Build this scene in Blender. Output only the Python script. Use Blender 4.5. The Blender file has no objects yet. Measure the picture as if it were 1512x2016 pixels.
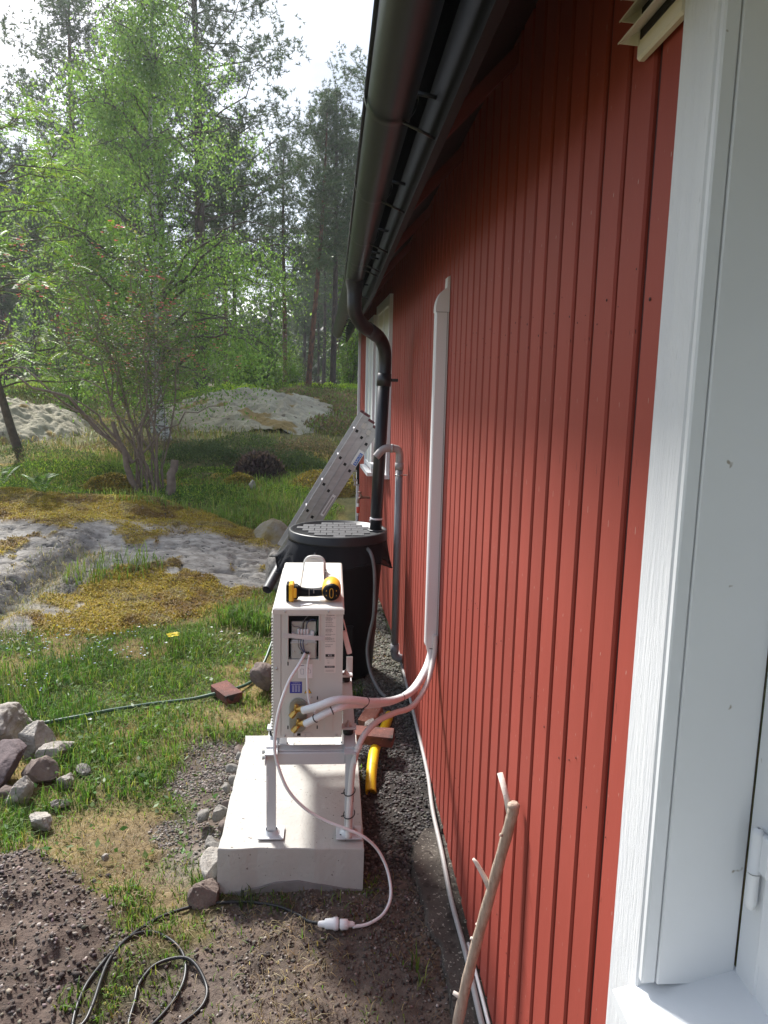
import bpy, math, random
import numpy as np
from mathutils import Vector, Matrix
SC = bpy.context.scene
COL = SC.collection
R = math.radians
rng = np.random.default_rng(7)

# ------------------------------------------------------------------ camera
EYE = (0.0, 0.0, 2.15)
YAW, PITCH, ROLL = .071, .161, .022
f0 = Vector((math.sin(YAW), math.cos(YAW), 0)); u0 = Vector((0, 0, 1)); r0 = Vector((math.cos(YAW), -math.sin(YAW), 0))
fw = f0*math.cos(PITCH) - u0*math.sin(PITCH); up = u0*math.cos(PITCH) + f0*math.sin(PITCH)
rt = r0*math.cos(ROLL) + up*math.sin(ROLL); up2 = up*math.cos(ROLL) - r0*math.sin(ROLL)
cd = bpy.data.cameras.new('camera'); cam = bpy.data.objects.new('camera', cd); COL.objects.link(cam)
M3 = Matrix((rt, up2, -fw)).transposed()
cam.matrix_world = Matrix.Translation(EYE) @ M3.to_4x4()
cd.sensor_fit = 'HORIZONTAL'; cd.sensor_width = 36; cd.lens = 36*1490/1512
cd.clip_start = .05; cd.clip_end = 2000
SC.camera = cam

# ------------------------------------------------------------------ light
SUN_AZ, SUN_EL = R(28), R(44)            # left of straight ahead, above the horizon
sd = Vector((-math.sin(SUN_AZ)*math.cos(SUN_EL), math.cos(SUN_AZ)*math.cos(SUN_EL), math.sin(SUN_EL)))
ld = bpy.data.lights.new('sun', 'SUN'); sun = bpy.data.objects.new('sun', ld); COL.objects.link(sun)
ld.energy = 4.0; ld.angle = R(8); ld.color = (1, .975, .935)
sun.rotation_euler = (-sd).to_track_quat('-Z', 'Y').to_euler()
W = bpy.data.worlds.new('World'); SC.world = W; W.use_nodes = True
nt = W.node_tree; nt.nodes.clear()
def N(t, **k):
    n = nt.nodes.new(t)
    for a, b in k.items(): setattr(n, a, b)
    return n
wo = N('ShaderNodeOutputWorld'); bg = N('ShaderNodeBackground'); bg.inputs[1].default_value = .1
sky = N('ShaderNodeTexSky', sky_type='NISHITA'); sky.sun_disc = False
sky.sun_elevation = SUN_EL; sky.sun_rotation = -SUN_AZ; sky.air_density = 1; sky.dust_density = 2
tc = N('ShaderNodeTexCoord'); mp = N('ShaderNodeMapping'); mp.inputs['Scale'].default_value = (1, 1, 2.2)
n1 = N('ShaderNodeTexNoise'); n1.inputs['Scale'].default_value = 2.3; n1.inputs['Detail'].default_value = 7; n1.inputs['Roughness'].default_value = .55
n2 = N('ShaderNodeTexNoise'); n2.inputs['Scale'].default_value = 3.4; n2.inputs['Detail'].default_value = 6
r1 = N('ShaderNodeValToRGB'); r1.color_ramp.elements[0].position = .41; r1.color_ramp.elements[1].position = .60
r2 = N('ShaderNodeValToRGB'); r2.color_ramp.elements[0].position = .40; r2.color_ramp.elements[1].position = .74
r2.color_ramp.elements[0].color = (3.2, 3.65, 4.5, 1); r2.color_ramp.elements[1].color = (6.6, 6.95, 7.5, 1)
mx = N('ShaderNodeMix', data_type='RGBA')
for a, b in ((tc.outputs['Generated'], mp.inputs[0]), (mp.outputs[0], n1.inputs['Vector']), (mp.outputs[0], n2.inputs['Vector']),
             (n1.outputs[0], r1.inputs[0]), (n2.outputs[0], r2.inputs[0]), (r1.outputs[0], mx.inputs[0]),
             (sky.outputs[0], mx.inputs[6]), (r2.outputs[0], mx.inputs[7]), (mx.outputs[2], bg.inputs[0]), (bg.outputs[0], wo.inputs[0])):
    nt.links.new(a, b)
SC.view_settings.view_transform = 'Standard'; SC.view_settings.look = 'None'
SC.view_settings.exposure = 1.12; SC.view_settings.gamma = 1; SC.view_settings.use_curve_mapping = False
SC.render.engine = 'CYCLES'
try:
    SC.cycles.max_bounces = 8; SC.cycles.transparent_max_bounces = 24; SC.cycles.use_denoising = True
    SC.cycles.sample_clamp_indirect = 6
except Exception: pass

# ------------------------------------------------------------------ materials
MATS = {}
def mat(name, c1, c2=None, scale=8, rough=.6, metal=0, bump=0, bscale=60, spec=.4, stretch=(1, 1, 1), lo=.35, hi=.65,
        trans=0, attr=None, coat=0, alpha=1, rand=0, speck=None, speck2=None, wave=None, tcol=None, bdist=.01):
    m = bpy.data.materials.new(name); m.use_nodes = True; t = m.node_tree; L = t.links.new
    b = t.nodes['Principled BSDF']; out = t.nodes['Material Output']
    b.inputs['Roughness'].default_value = rough; b.inputs['Metallic'].default_value = metal
    b.inputs['Specular IOR Level'].default_value = spec; b.inputs['Coat Weight'].default_value = coat
    def nn(k): return t.nodes.new(k)
    co = nn('ShaderNodeTexCoord'); mpp = nn('ShaderNodeMapping'); mpp.inputs['Scale'].default_value = stretch
    L(co.outputs['Object'], mpp.inputs[0]); vec = mpp.outputs[0]
    def noise(sc, det=5, ro=.6):
        n = nn('ShaderNodeTexNoise'); n.inputs['Scale'].default_value = sc; n.inputs['Detail'].default_value = det
        n.inputs['Roughness'].default_value = ro; L(vec, n.inputs['Vector']); return n.outputs[0]
    def mixc(fac, a, bb, mode='MIX'):
        x = nn('ShaderNodeMix'); x.data_type = 'RGBA'; x.blend_type = mode
        for s, i in ((fac, 0), (a, 6), (bb, 7)):
            if hasattr(s, 'is_linked'): L(s, x.inputs[i])
            elif i == 0: x.inputs[0].default_value = s
            else: x.inputs[i].default_value = (*s, 1) if len(s) == 3 else s
        return x.outputs[2]
    def ramp(src, p0, p1, flip=False):
        r = nn('ShaderNodeMapRange'); r.inputs[1].default_value = p0; r.inputs[2].default_value = p1
        r.inputs[3].default_value = 1. if flip else 0.; r.inputs[4].default_value = 0. if flip else 1.
        L(src, r.inputs[0]); return r.outputs[0]
    col = None
    if attr:
        a = nn('ShaderNodeAttribute'); a.attribute_name = attr; col = a.outputs['Color']
        if c2 is not None:
            f = ramp(noise(scale), lo, hi); col = mixc(f, mixc(1., col, c1, 'MULTIPLY'), mixc(1., col, c2, 'MULTIPLY'))
    elif c2 is not None:
        col = mixc(ramp(noise(scale), lo, hi), c1, c2)
    else: col = None
    base = col if col is not None else c1
    if rand:
        oi = nn('ShaderNodeObjectInfo'); rr = ramp(oi.outputs['Random'], 0, 1); mr = nn('ShaderNodeMapRange')
        mr.inputs[3].default_value = 1-rand; mr.inputs[4].default_value = 1+rand; L(rr, mr.inputs[0])
        cc = nn('ShaderNodeCombineColor'); [L(mr.outputs[0], cc.inputs[i]) for i in range(3)]
        base = mixc(1., base, cc.outputs[0], 'MULTIPLY')
    for sp in (speck, speck2):
        if sp:
            c, sc, th = sp[:3]
            base = mixc(ramp(noise(sc, 2, .5), th, th+.03), base, c)
    if hasattr(base, 'is_linked'): L(base, b.inputs['Base Color'])
    else: b.inputs['Base Color'].default_value = (*base, 1)
    if bump:
        bp = nn('ShaderNodeBump'); bp.inputs['Strength'].default_value = bump; bp.inputs['Distance'].default_value = bdist
        L(noise(bscale, 6, .65), bp.inputs['Height']); L(bp.outputs[0], b.inputs['Normal'])
    sh = b.outputs[0]
    if trans:
        tr = nn('ShaderNodeBsdfTranslucent')
        if hasattr(base, 'is_linked'):
            tb = mixc(1., base, tcol or (1.5, 1.6, .9), 'MULTIPLY'); L(tb, tr.inputs[0])
        else: tr.inputs[0].default_value = (*[min(1, base[i]*(tcol or (1.5, 1.6, .9))[i]) for i in range(3)], 1)
        ms = nn('ShaderNodeMixShader'); ms.inputs[0].default_value = trans; L(sh, ms.inputs[1]); L(tr.outputs[0], ms.inputs[2]); sh = ms.outputs[0]
    if alpha < 1:
        tp = nn('ShaderNodeBsdfTransparent'); ms = nn('ShaderNodeMixShader'); ms.inputs[0].default_value = alpha
        L(tp.outputs[0], ms.inputs[1]); L(sh, ms.inputs[2]); sh = ms.outputs[0]
    L(sh, out.inputs[0])
    MATS[name] = m; return m

m_red = mat('red_paint', (.318, .061, .043), (.282, .053, .037), 2.2, .6, bump=.12, bscale=50, stretch=(3, 3, .6), rand=.07, spec=.22,
            speck=((.46, .32, .27), 48, .735), speck2=((.09, .02, .015), 30, .745), bdist=.004)
m_redback = mat('red_backing', (.07, .014, .012), None, rough=.6)
m_eaveshade = mat('red_eave_wood', (.035, .013, .014), (.025, .011, .012), 6, .6, bump=.2)  # red wood darkened to near black: the eave shade is in the colour
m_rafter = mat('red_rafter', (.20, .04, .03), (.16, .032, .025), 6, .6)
m_cream = mat('vent_cream', (.72, .69, .61), (.69, .66, .58), 6, .45)
m_whitewood = mat('white_paint_wood', (.69, .70, .71), (.63, .64, .66), 4, .5, bump=.55, bscale=28, stretch=(4, 4, .35), speck=((.42, .43, .43), 60, .73), bdist=.006)
m_white = mat('white_paint_smooth', (.70, .715, .73), (.66, .675, .69), 3, .42, bump=.06, bscale=30, speck=((.30, .27, .22), 34, .75))
m_black = mat('black_metal', (.009, .011, .018), (.013, .016, .024), 6, .33, spec=.35, coat=.05, bump=.03, bscale=12)
m_blackpipe = mat('black_pipe_paint', (.013, .014, .018), (.018, .019, .023), 6, .3, spec=.5, bump=.03, bscale=20)
m_blackpl = mat('black_plastic', (.0045, .0048, .007), (.007, .0075, .0095), 5, .5, bump=.06, bscale=80, spec=.14)
m_greypl = mat('lid_grey_plastic', (.07, .07, .075), (.05, .05, .055), 14, .5, bump=.1, bscale=40)
m_net = mat('black_net', (.009, .010, .014), (.016, .017, .022), 9, .7, alpha=.86, spec=.15, bump=.2, bscale=15)
m_pvcgrey = mat('grey_pvc', (.25, .25, .265), (.21, .21, .225), 4, .4, bump=.04, bscale=30)
m_greyhose = mat('grey_hose', (.15, .155, .16), (.12, .125, .13), 9, .5)
m_cover = mat('white_plastic', (.80, .79, .785), (.77, .76, .76), 2, .35, bump=.02, bscale=20)
m_foam = mat('white_foam_sleeve', (.79, .81, .82), (.73, .75, .76), 18, .62, bump=.12, bscale=60)
m_corr = mat('corrugated_plastic', (.72, .69, .66), (.66, .63, .60), 8, .5)
m_unit = mat('unit_enamel', (.60, .59, .545), (.58, .565, .525), 4, .42, bump=.03, bscale=120)
m_unittop = mat('unit_enamel_top', (.66, .63, .58), (.63, .60, .55), 6, .4, bump=.05, bscale=60, speck=((.42, .39, .36), 30, .74))
m_dark = mat('dark_gap', (.012, .012, .013), None, rough=.7)
m_steel = mat('steel', (.55, .55, .54), (.45, .45, .44), 12, .32, metal=.9)
m_stand = mat('stand_grey_paint', (.58, .60, .61), (.55, .565, .575), 5, .4, bump=.03, bscale=70)
m_alu = mat('aluminium', (.48, .47, .48), (.41, .40, .41), 9, .42, metal=.75, stretch=(1, 1, 3), bump=.03)
m_brass = mat('brass', (.62, .40, .11), (.5, .31, .08), 30, .3, metal=.9)
m_rubber = mat('rubber', (.014, .014, .015), None, rough=.6)
m_concrete = mat('concrete', (.52, .505, .465), (.42, .405, .37), 3.2, .88, bump=.45, bscale=42, speck=((.20, .18, .16), 60, .69), lo=.25, hi=.75)
m_footing = mat('footing_concrete', (.125, .108, .09), (.065, .055, .047), 7, .95, bump=1, bscale=60, bdist=.02, speck=((.36, .33, .28), 75, .64), speck2=((.05, .04, .034), 20, .6))
m_brick = mat('brick_red', (.17, .058, .042), (.085, .034, .028), 14, .85, bump=.5, bscale=70, speck=((.40, .22, .17), 80, .70), speck2=((.03, .022, .02), 12, .66))
m_brick2 = mat('brick_light', (.36, .16, .11), (.25, .10, .07), 20, .9, bump=.6, bscale=80, speck=((.5, .33, .26), 90, .68))
m_mortar = mat('mortar', (.33, .29, .26), (.24, .21, .19), 30, .95, bump=.7, bscale=60)
m_yellow = mat('yellow_plastic', (.80, .55, .015), (.74, .49, .012), 6, .4)
m_tool = mat('tool_yellow', (.80, .42, .02), None, rough=.4)
m_hose = mat('green_hose', (.045, .095, .06), (.06, .11, .075), 20, .45)
m_stickw = mat('driftwood', (.52, .41, .32), (.36, .27, .205), 22, .75, stretch=(4, 4, .6), bump=.5, bscale=70, speck=((.24, .17, .13), 40, .69))
m_stickbare = mat('driftwood_pale', (.70, .62, .55), (.60, .51, .44), 18, .7, bump=.3)
m_paper = mat('paper_white', (.78, .76, .76), None, rough=.5)
m_blue = mat('label_blue', (.045, .05, .32), None, rough=.4)
m_ink = mat('ink_black', (.03, .03, .03), None, rough=.5)
m_inkgrey = mat('ink_grey', (.22, .20, .19), None, rough=.5)
m_warn = mat('warning_yellow', (.80, .48, .02), None, rough=.45)
m_tape = mat('tape', (.66, .62, .62), None, rough=.3, alpha=.82)
m_bluew = mat('wire_blue', (.06, .08, .16), None, rough=.5)
m_maroon = mat('maroon_cap', (.10, .022, .03), None, rough=.5)
m_stickerblue = mat('sticker_blue', (.03, .13, .48), None, rough=.4)
m_faucet = mat('faucet_red', (.6, .08, .05), None, rough=.45)
m_oldbrass = mat('old_brass', (.33, .22, .17), (.24, .16, .12), 30, .45, metal=.6)
m_glass = mat('window_glass', (.20, .23, .22), (.28, .31, .29), 2, .06, spec=.9)
m_panel = mat('window_blind', (.62, .64, .58), (.58, .60, .55), 2, .5)
m_birchbark = mat('birch_bark', (.52, .50, .47), (.06, .055, .05), 7, .8, stretch=(1, 1, 3.2), lo=.47, hi=.6, bump=.4, bscale=20)
m_pinebark = mat('pine_bark', (.105, .075, .062), (.05, .04, .036), 9, .95, stretch=(1, 1, .4), bump=1, bscale=14, bdist=.03, lo=.4, hi=.6)
m_pinebarkred = mat('pine_bark_red', (.20, .095, .06), (.085, .055, .045), 8, .95, stretch=(1, 1, .4), bump=1, bscale=14, bdist=.03, lo=.4, hi=.6)
m_shrub = mat('shrub_bark', (.24, .185, .145), (.16, .12, .095), 12, .9)
m_twig = mat('twig_bark', (.125, .10, .08), (.075, .06, .05), 12, .9)
m_needle = mat('pine_needles', (1, 1, 1), (.72, .78, .8), 1.2, .6, attr='Col', trans=.22, tcol=(1.2, 1.3, .8))
m_leaf = mat('leaves', (1, 1, 1), (.78, .82, .72), 1.0, .5, attr='Col', trans=.45, spec=.35)
m_grass = mat('grass_blades', (1, 1, 1), (.9, .9, .85), 3, .55, attr='Col', trans=.4, spec=.3)
m_flower = mat('petals', (1, 1, 1), None, rough=.6, attr='Col', trans=.3, tcol=(1.1, 1.1, 1.1))
m_ground = mat('ground_cover', (.8, .8, .8), (1.25, 1.22, 1.18), 26, .95, attr='Col', bump=.8, bscale=45, bdist=.02, spec=.15)
m_rock = mat('bedrock', (.62, .58, .53), (1.3, 1.26, 1.2), 7, .92, attr='Col', bump=.7, bscale=30, bdist=.03, spec=.2, lo=.34, hi=.66, stretch=(1, 1.8, 3),
             speck=((.34, .32, .29), 22, .64), speck2=((.05, .047, .043), 13, .66))
m_pebble = mat('pebbles', (1, 1, 1), (.75, .75, .75), 60, .85, attr='Col', bump=.3, bscale=90)
m_stone_pale = mat('stone_pale', (.42, .385, .34), (.25, .22, .19), 12, .9, bump=.9, bscale=22, bdist=.02, stretch=(1, 1, 2.2))
m_stone_grey = mat('stone_grey', (.24, .22, .195), (.16, .145, .13), 11, .9, bump=.7, bscale=30, bdist=.015, speck=((.4, .38, .34), 24, .68))
m_stone_brown = mat('stone_brown', (.20, .155, .13), (.12, .09, .078), 12, .92, bump=.7, bscale=40, bdist=.012, speck=((.38, .33, .28), 40, .70))
m_stone_purple = mat('stone_purple', (.13, .095, .095), (.09, .065, .066), 16, .85, bump=.6, bscale=30, bdist=.012, stretch=(1, 1, 3))
m_stone_moss = mat('stone_mossy', (.26, .185, .04), (.17, .12, .045), 5, .95, bump=.7, bscale=40, bdist=.02)
m_lichen = mat('lichen_rock', (.43, .395, .29), (.31, .275, .20), 2.0, .95, bump=1, bscale=14, bdist=.06, speck=((.27, .19, .07), .9, .60), speck2=((.17, .14, .10), 4.5, .66))

# ------------------------------------------------------------------ mesh helpers
OFF = {}
class MB:
    def __init__(s): s.v = []; s.f = []; s.n = 0; s.s = []
    def add(s, v, f, smooth=False):
        s.v.append(np.asarray(v, float).reshape(-1, 3)); b = s.n
        s.f += [tuple(i+b for i in q) for q in f]; s.s += [smooth]*len(f); s.n += len(s.v[-1]); return s
    def box(s, c, d, rot=None, bev=.003):
        h = np.array(d)/2; b = min(bev, h.min()*.49)
        V = []; idx = {}
        for sx in (-1, 1):
            for sy in (-1, 1):
                for sz in (-1, 1):
                    sg = np.array((sx, sy, sz))
                    for a in range(3):
                        p = h-b; p = p.copy(); p[a] = h[a]; idx[(sx, sy, sz, a)] = len(V); V.append(sg*p)
        F = []
        g = lambda sg, a: idx[(sg[0], sg[1], sg[2], a)]
        for a in range(3):
            o = [i for i in range(3) if i != a]
            for sgn in (-1, 1):
                q = []
                for x, y in ((-1, -1), (1, -1), (1, 1), (-1, 1)):
                    t = [0]*3; t[a] = sgn; t[o[0]] = x; t[o[1]] = y; q.append(g(t, a))
                F.append(q if (sgn == 1) != (a == 1) else q[::-1])
        for a in range(3):          # edges along axis a
            o = [i for i in range(3) if i != a]
            for x in (-1, 1):
                for y in (-1, 1):
                    t0 = [0]*3; t1 = [0]*3; t0[a] = -1; t1[a] = 1
                    for t in (t0, t1): t[o[0]] = x; t[o[1]] = y
                    q = [g(t0, o[0]), g(t1, o[0]), g(t1, o[1]), g(t0, o[1])]
                    F.append(q if (x*y > 0) == (a != 1) else q[::-1])
        for sx in (-1, 1):
            for sy in (-1, 1):
                for sz in (-1, 1):
                    q = [g((sx, sy, sz), a) for a in range(3)]; F.append(q if sx*sy*sz > 0 else q[::-1])
        V = np.array(V)
        if rot is not None: V = V @ np.array(rot).T
        return s.add(V+np.array(c), F)
    def tube(s, pts, r, n=10, caps=True, smooth=True, closed=False):
        P = np.asarray(pts, float); k = len(P); r = np.full(k, r) if np.isscalar(r) else np.asarray(r, float)
        T = np.gradient(P, axis=0) if not closed else np.roll(P, -1, 0)-np.roll(P, 1, 0)
        T /= np.linalg.norm(T, axis=1)[:, None]+1e-12
        a = np.array((0, 0, 1.)) if abs(T[0][2]) < .9 else np.array((1., 0, 0))
        u = np.cross(T[0], a); u /= np.linalg.norm(u); V = []
        ang = np.linspace(0, 2*np.pi, n, endpoint=False)
        for i in range(k):
            u = u-T[i]*(u@T[i]); u /= np.linalg.norm(u)+1e-12; w = np.cross(T[i], u)
            V.append(P[i]+r[i]*(np.cos(ang)[:, None]*u+np.sin(ang)[:, None]*w))
        F = []
        m = k if closed else k-1
        for i in range(m):
            i2 = (i+1) % k
            for j in range(n): j2 = (j+1) % n; F.append((i*n+j, i*n+j2, i2*n+j2, i2*n+j))
        s.add(np.concatenate(V), F, smooth)
        if caps and not closed:
            b = s.n-k*n; s.f += [tuple(b+j for j in range(n))[::-1], tuple(b+(k-1)*n+j for j in range(n))]; s.s += [False]*2
        return s
    def lathe(s, prof, n=24, c=(0, 0, 0), axis='z', smooth=True, caps=False):
        ang = np.linspace(0, 2*np.pi, n, endpoint=False); V = []
        for r, z in prof:
            a, b = r*np.cos(ang), r*np.sin(ang); zz = np.full(n, z)
            V.append(np.stack({'z': (a, b, zz), 'y': (a, zz, b), 'x': (zz, a, b)}[axis], 1))
        F = [(i*n+j, i*n+(j+1) % n, (i+1)*n+(j+1) % n, (i+1)*n+j) for i in range(len(prof)-1) for j in range(n)]
        if caps: F += [tuple(range(n))[::-1], tuple((len(prof)-1)*n+j for j in range(n))]
        return s.add(np.concatenate(V)+np.array(c), F, smooth)
    def prism(s, poly, org, u, v, depth):
        u, v, o = np.array(u, float), np.array(v, float), np.array(org, float); w = np.cross(u, v)
        p = np.array([o+a*u+b*v for a, b in poly]); n = len(p)
        F = [tuple(range(n))[::-1], tuple(range(n, 2*n))]+[(i, (i+1) % n, n+(i+1) % n, n+i) for i in range(n)]
        return s.add(np.concatenate([p, p+w*depth]), F)
    def build(s, name, m, parent=None, label=None, cat=None, group=None, kind=None):
        me = bpy.data.meshes.new(name)
        V = np.concatenate(s.v) if s.v else np.zeros((0, 3))
        off = OFF.get(parent.name, (0, 0, 0)) if parent else (0, 0, 0)
        me.from_pydata((V-np.array(off)).tolist(), [], s.f)
        me.polygons.foreach_set('use_smooth', s.s); me.materials.append(m)
        o = bpy.data.objects.new(name, me); COL.objects.link(o)
        if parent: o.parent = parent; OFF[o.name] = off
        tag(o, label, cat, group, kind); return o
def tag(o, label=None, cat=None, group=None, kind=None):
    for k, v in (('label', label), ('category', cat), ('group', group), ('kind', kind)):
        if v: o[k] = v
    return o
def thing(name, loc, label, cat, group=None):
    o = bpy.data.objects.new(name, None); COL.objects.link(o); o.location = loc; o.empty_display_size = .1
    OFF[o.name] = tuple(loc); return tag(o, label, cat, group)
def spl(pts, sub=8):
    P = np.asarray(pts, float); P = np.vstack([2*P[0]-P[1], P, 2*P[-1]-P[-2]]); out = []
    for i in range(1, len(P)-2):
        for t in np.linspace(0, 1, sub, endpoint=False):
            a, b, c, d = P[i-1:i+3]
            out.append(.5*((2*b)+(-a+c)*t+(2*a-5*b+4*c-d)*t*t+(-a+3*b-3*c+d)*t**3))
    return np.array(out+[P[-2]])
def rotm(ax, ang): return np.array(Matrix.Rotation(ang, 3, ax))
def mesh_np(name, V, Q, m, parent=None, col=None, smooth=False, **k):
    """one mesh from arrays: Q is (n,3) or (n,4); col is a colour per vertex"""
    V = np.asarray(V, np.float32); Q = np.asarray(Q, np.int32); w = Q.shape[1]
    me = bpy.data.meshes.new(name)
    if parent: V = V-np.array(OFF.get(parent.name, (0, 0, 0)), np.float32)
    me.vertices.add(len(V)); me.vertices.foreach_set('co', V.ravel())
    me.loops.add(Q.size); me.loops.foreach_set('vertex_index', Q.ravel())
    me.polygons.add(len(Q)); me.polygons.foreach_set('loop_start', np.arange(len(Q), dtype=np.int32)*w)
    me.polygons.foreach_set('loop_total', np.full(len(Q), w, np.int32))
    if smooth: me.polygons.foreach_set('use_smooth', np.ones(len(Q), bool))
    if col is not None:
        a = me.color_attributes.new('Col', 'FLOAT_COLOR', 'POINT')
        c4 = np.ones((len(V), 4), np.float32); c4[:, :3] = col; a.data.foreach_set('color', c4.ravel())
    me.update(); me.validate(); me.materials.append(m)
    o = bpy.data.objects.new(name, me); COL.objects.link(o)
    if parent: o.parent = parent; OFF[o.name] = OFF.get(parent.name, (0, 0, 0))
    return tag(o, k.get('label'), k.get('cat'), k.get('group'), k.get('kind'))
def text_mb(s, size, org, u, v, lift=.0006):
    cu = bpy.data.curves.new('txt', 'FONT'); cu.body = s; cu.size = size; cu.align_x = 'CENTER'; cu.align_y = 'CENTER'; cu.resolution_u = 2
    o = bpy.data.objects.new('txt', cu); COL.objects.link(o); dg = bpy.context.evaluated_depsgraph_get()
    me = bpy.data.meshes.new_from_object(o.evaluated_get(dg)); bpy.data.objects.remove(o)
    u, v = np.array(u, float), np.array(v, float); w = np.cross(u, v)
    V = [np.array(org)+p.co.x*u+p.co.y*v+w*lift for p in me.vertices]; F = [tuple(p.vertices) for p in me.polygons]
    bpy.data.meshes.remove(me); bpy.data.curves.remove(cu)
    return V, F
# numpy value noise
_tab = np.random.default_rng(3).random((256, 256))
def vnoise(x, y):
    xi, yi = np.floor(x).astype(int), np.floor(y).astype(int); fx, fy = x-xi, y-yi
    fx, fy = fx*fx*(3-2*fx), fy*fy*(3-2*fy); g = lambda a, b: _tab[a & 255, b & 255]
    return (g(xi, yi)*(1-fx)+g(xi+1, yi)*fx)*(1-fy)+(g(xi, yi+1)*(1-fx)+g(xi+1, yi+1)*fx)*fy
def fbm(x, y, sc=1., o=4):
    x, y = np.asarray(x, float)*sc+17.3, np.asarray(y, float)*sc+5.1; a, t, n = 1., 0., 0.
    for _ in range(o): t = t+a*vnoise(x, y); n += a; x, y, a = x*2.03+3.7, y*2.03+9.2, a*.5
    return t/n-.5
def sstep(a, b, x): t = np.clip((x-a)/(b-a), 0, 1); return t*t*(3-2*t)
def polymask(x, y, poly, soft=.1, warp=.15, sc=4):
    x, y = np.asarray(x, float), np.asarray(y, float); ins = np.zeros(x.shape, bool); dm = np.full(x.shape, 1e9); n = len(poly)
    for i in range(n):
        (ax, ay), (bx, by) = poly[i], poly[(i+1) % n]
        c = ((ay > y) != (by > y)) & (x < (bx-ax)*(y-ay)/(by-ay+1e-12)+ax); ins ^= c
        t = np.clip(((x-ax)*(bx-ax)+(y-ay)*(by-ay))/((bx-ax)**2+(by-ay)**2+1e-12), 0, 1)
        dm = np.minimum(dm, np.hypot(x-ax-t*(bx-ax), y-ay-t*(by-ay)))
    sdist = np.where(ins, dm, -dm)+warp*2*fbm(x, y, sc, 4)
    return sstep(-soft, soft, sdist)

# ------------------------------------------------------------------ terrain
D = .563                                   # wall plane at the near end
def wallx(y): return D-.042*np.maximum(0, np.asarray(y, float)-6)
HEAP = [(-2.2, 3.3), (-1.33, 3.2), (-1.16, 3.15), (-.91, 2.94), (-.78, 2.72), (-.77, 2.56), (-.82, 2.25), (-1.12, 2.0), (-2.4, 1.9)]
SOIL = [(-.51, 2.87), (-.35, 2.93), (-.18, 2.96), (-.01, 3.02), (.16, 3.02), (.18, 3.32), (.2, 4.25), (.18, 4.83), (.4, 5.0), (.6, 4.66), (.6, 1.2), (.5, 1.2), (-1.0, 1.2), (-.76, 2.12), (-.76, 2.33), (-.67, 2.58), (-.44, 2.7)]
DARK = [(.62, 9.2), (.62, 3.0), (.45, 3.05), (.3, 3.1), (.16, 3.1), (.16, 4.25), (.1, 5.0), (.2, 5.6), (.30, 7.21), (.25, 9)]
BROWNG = [(-.92, 4.15), (-.77, 4.44), (-.35, 4.5), (-.35, 3.0), (-.5, 3.1), (-.56, 3.19), (-.8, 3.24), (-.77, 3.44), (-.77, 3.66)]
STRAW = [(-1.13, 3.41), (-.89, 3.62), (-.71, 3.23), (-.52, 3.23), (-.49, 2.88), (-.67, 2.66), (-.91, 2.99)]
DRYG = [(-.93, 5.01), (-.3, 4.84), (-.3, 4.46), (-.66, 4.54), (-.92, 4.15), (-.9, 3.4), (-.8, 3.2), (-.5, 3.2), (-.45, 2.7), (-.8, 2.7), (-1.1, 3.1), (-2.4, 3.0), (-2.4, 3.45), (-1.56, 3.42), (-1.29, 3.54), (-1.19, 4.28)]
BARE2 = [(-.72, 3.3), (-.5, 3.45), (-.48, 3.15), (-.6, 3.0), (-.8, 3.1)]
def zbase(x, y):
    x, y = np.asarray(x, float), np.asarray(y, float)
    zl = np.interp(y, [0, 5.8, 7.5, 9.5, 11, 14, 17, 22, 26, 32, 45, 120, 400], [0, 0, .03, .15, .46, .80, 1.05, 1.52, 1.75, 2.0, 2.2, 3.2, 6])
    zr = np.interp(y, [0, 6.5, 8.5, 10.4, 13, 17, 22, 26, 32, 45, 120, 400], [0, 0, .10, .30, .66, 1.0, 1.5, 1.75, 2.05, 2.3, 3.2, 6])
    t = sstep(-1.6, -.2, x); z = zl*(1-t)+zr*t
    far = sstep(9, 14, y)
    return z+far*(.35*fbm(x, y, .22, 3)+.12*fbm(x, y, .8, 3)) 
def zfield(x, y):
    z = zbase(x, y); near = 1-sstep(9, 14, y)
    soil = polymask(x, y, SOIL, .08, .08); heap = polymask(x, y, HEAP, .3, .12); dark = polymask(x, y, DARK, .06, .05); bg_ = polymask(x, y, BROWNG, .08, .1)
    z = z+near*(.03*fbm(x, y, 1.7, 3))*(1-dark)
    z = z+heap*(.10+.14*fbm(x, y, 3.5, 4)+.075*fbm(x, y, 12, 4))
    z = z+soil*(-.012+.05*fbm(x, y, 5, 4)+.045*fbm(x, y, 17, 4))*(1-.6*dark)
    z = z+bg_*(-.02+.02*fbm(x, y, 12, 3))
    z = z+dark*(-.02+.035*fbm(x, y, 14, 3))
    return z
def axis(parts):
    out = []
    for a, b, st in parts: out += list(np.arange(a, b-1e-6, st))
    return np.array(out+[parts[-1][1]])
def geo(a, b, first):
    out = [a]; st = first; sg = 1 if b > a else -1
    while abs(out[-1]-a) < abs(b-a): out.append(out[-1]+sg*st); st *= 1.35
    return np.array(out)
gx = np.concatenate([geo(-8, -200, .4)[:0:-1], axis([(-8, -3.2, .12), (-3.2, .62, .028), (.62, 3, .3)]), geo(3, 200, .5)[1:]])
gy = np.concatenate([geo(1.5, -60, .2)[:0:-1], axis([(1.5, 6.4, .028), (6.4, 13, .08), (13, 36, .3)]), geo(36, 260, .6)[1:]])
GX, GY = np.meshgrid(gx, gy); GZ = zfield(GX, GY); ny, nx = GX.shape
x, y = GX.ravel(), GY.ravel()
def lerp(a, b, t): return a+(np.asarray(b)-a)*t[:, None]
C = np.tile(np.array((.058, .068, .022)), (len(x), 1))
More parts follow.
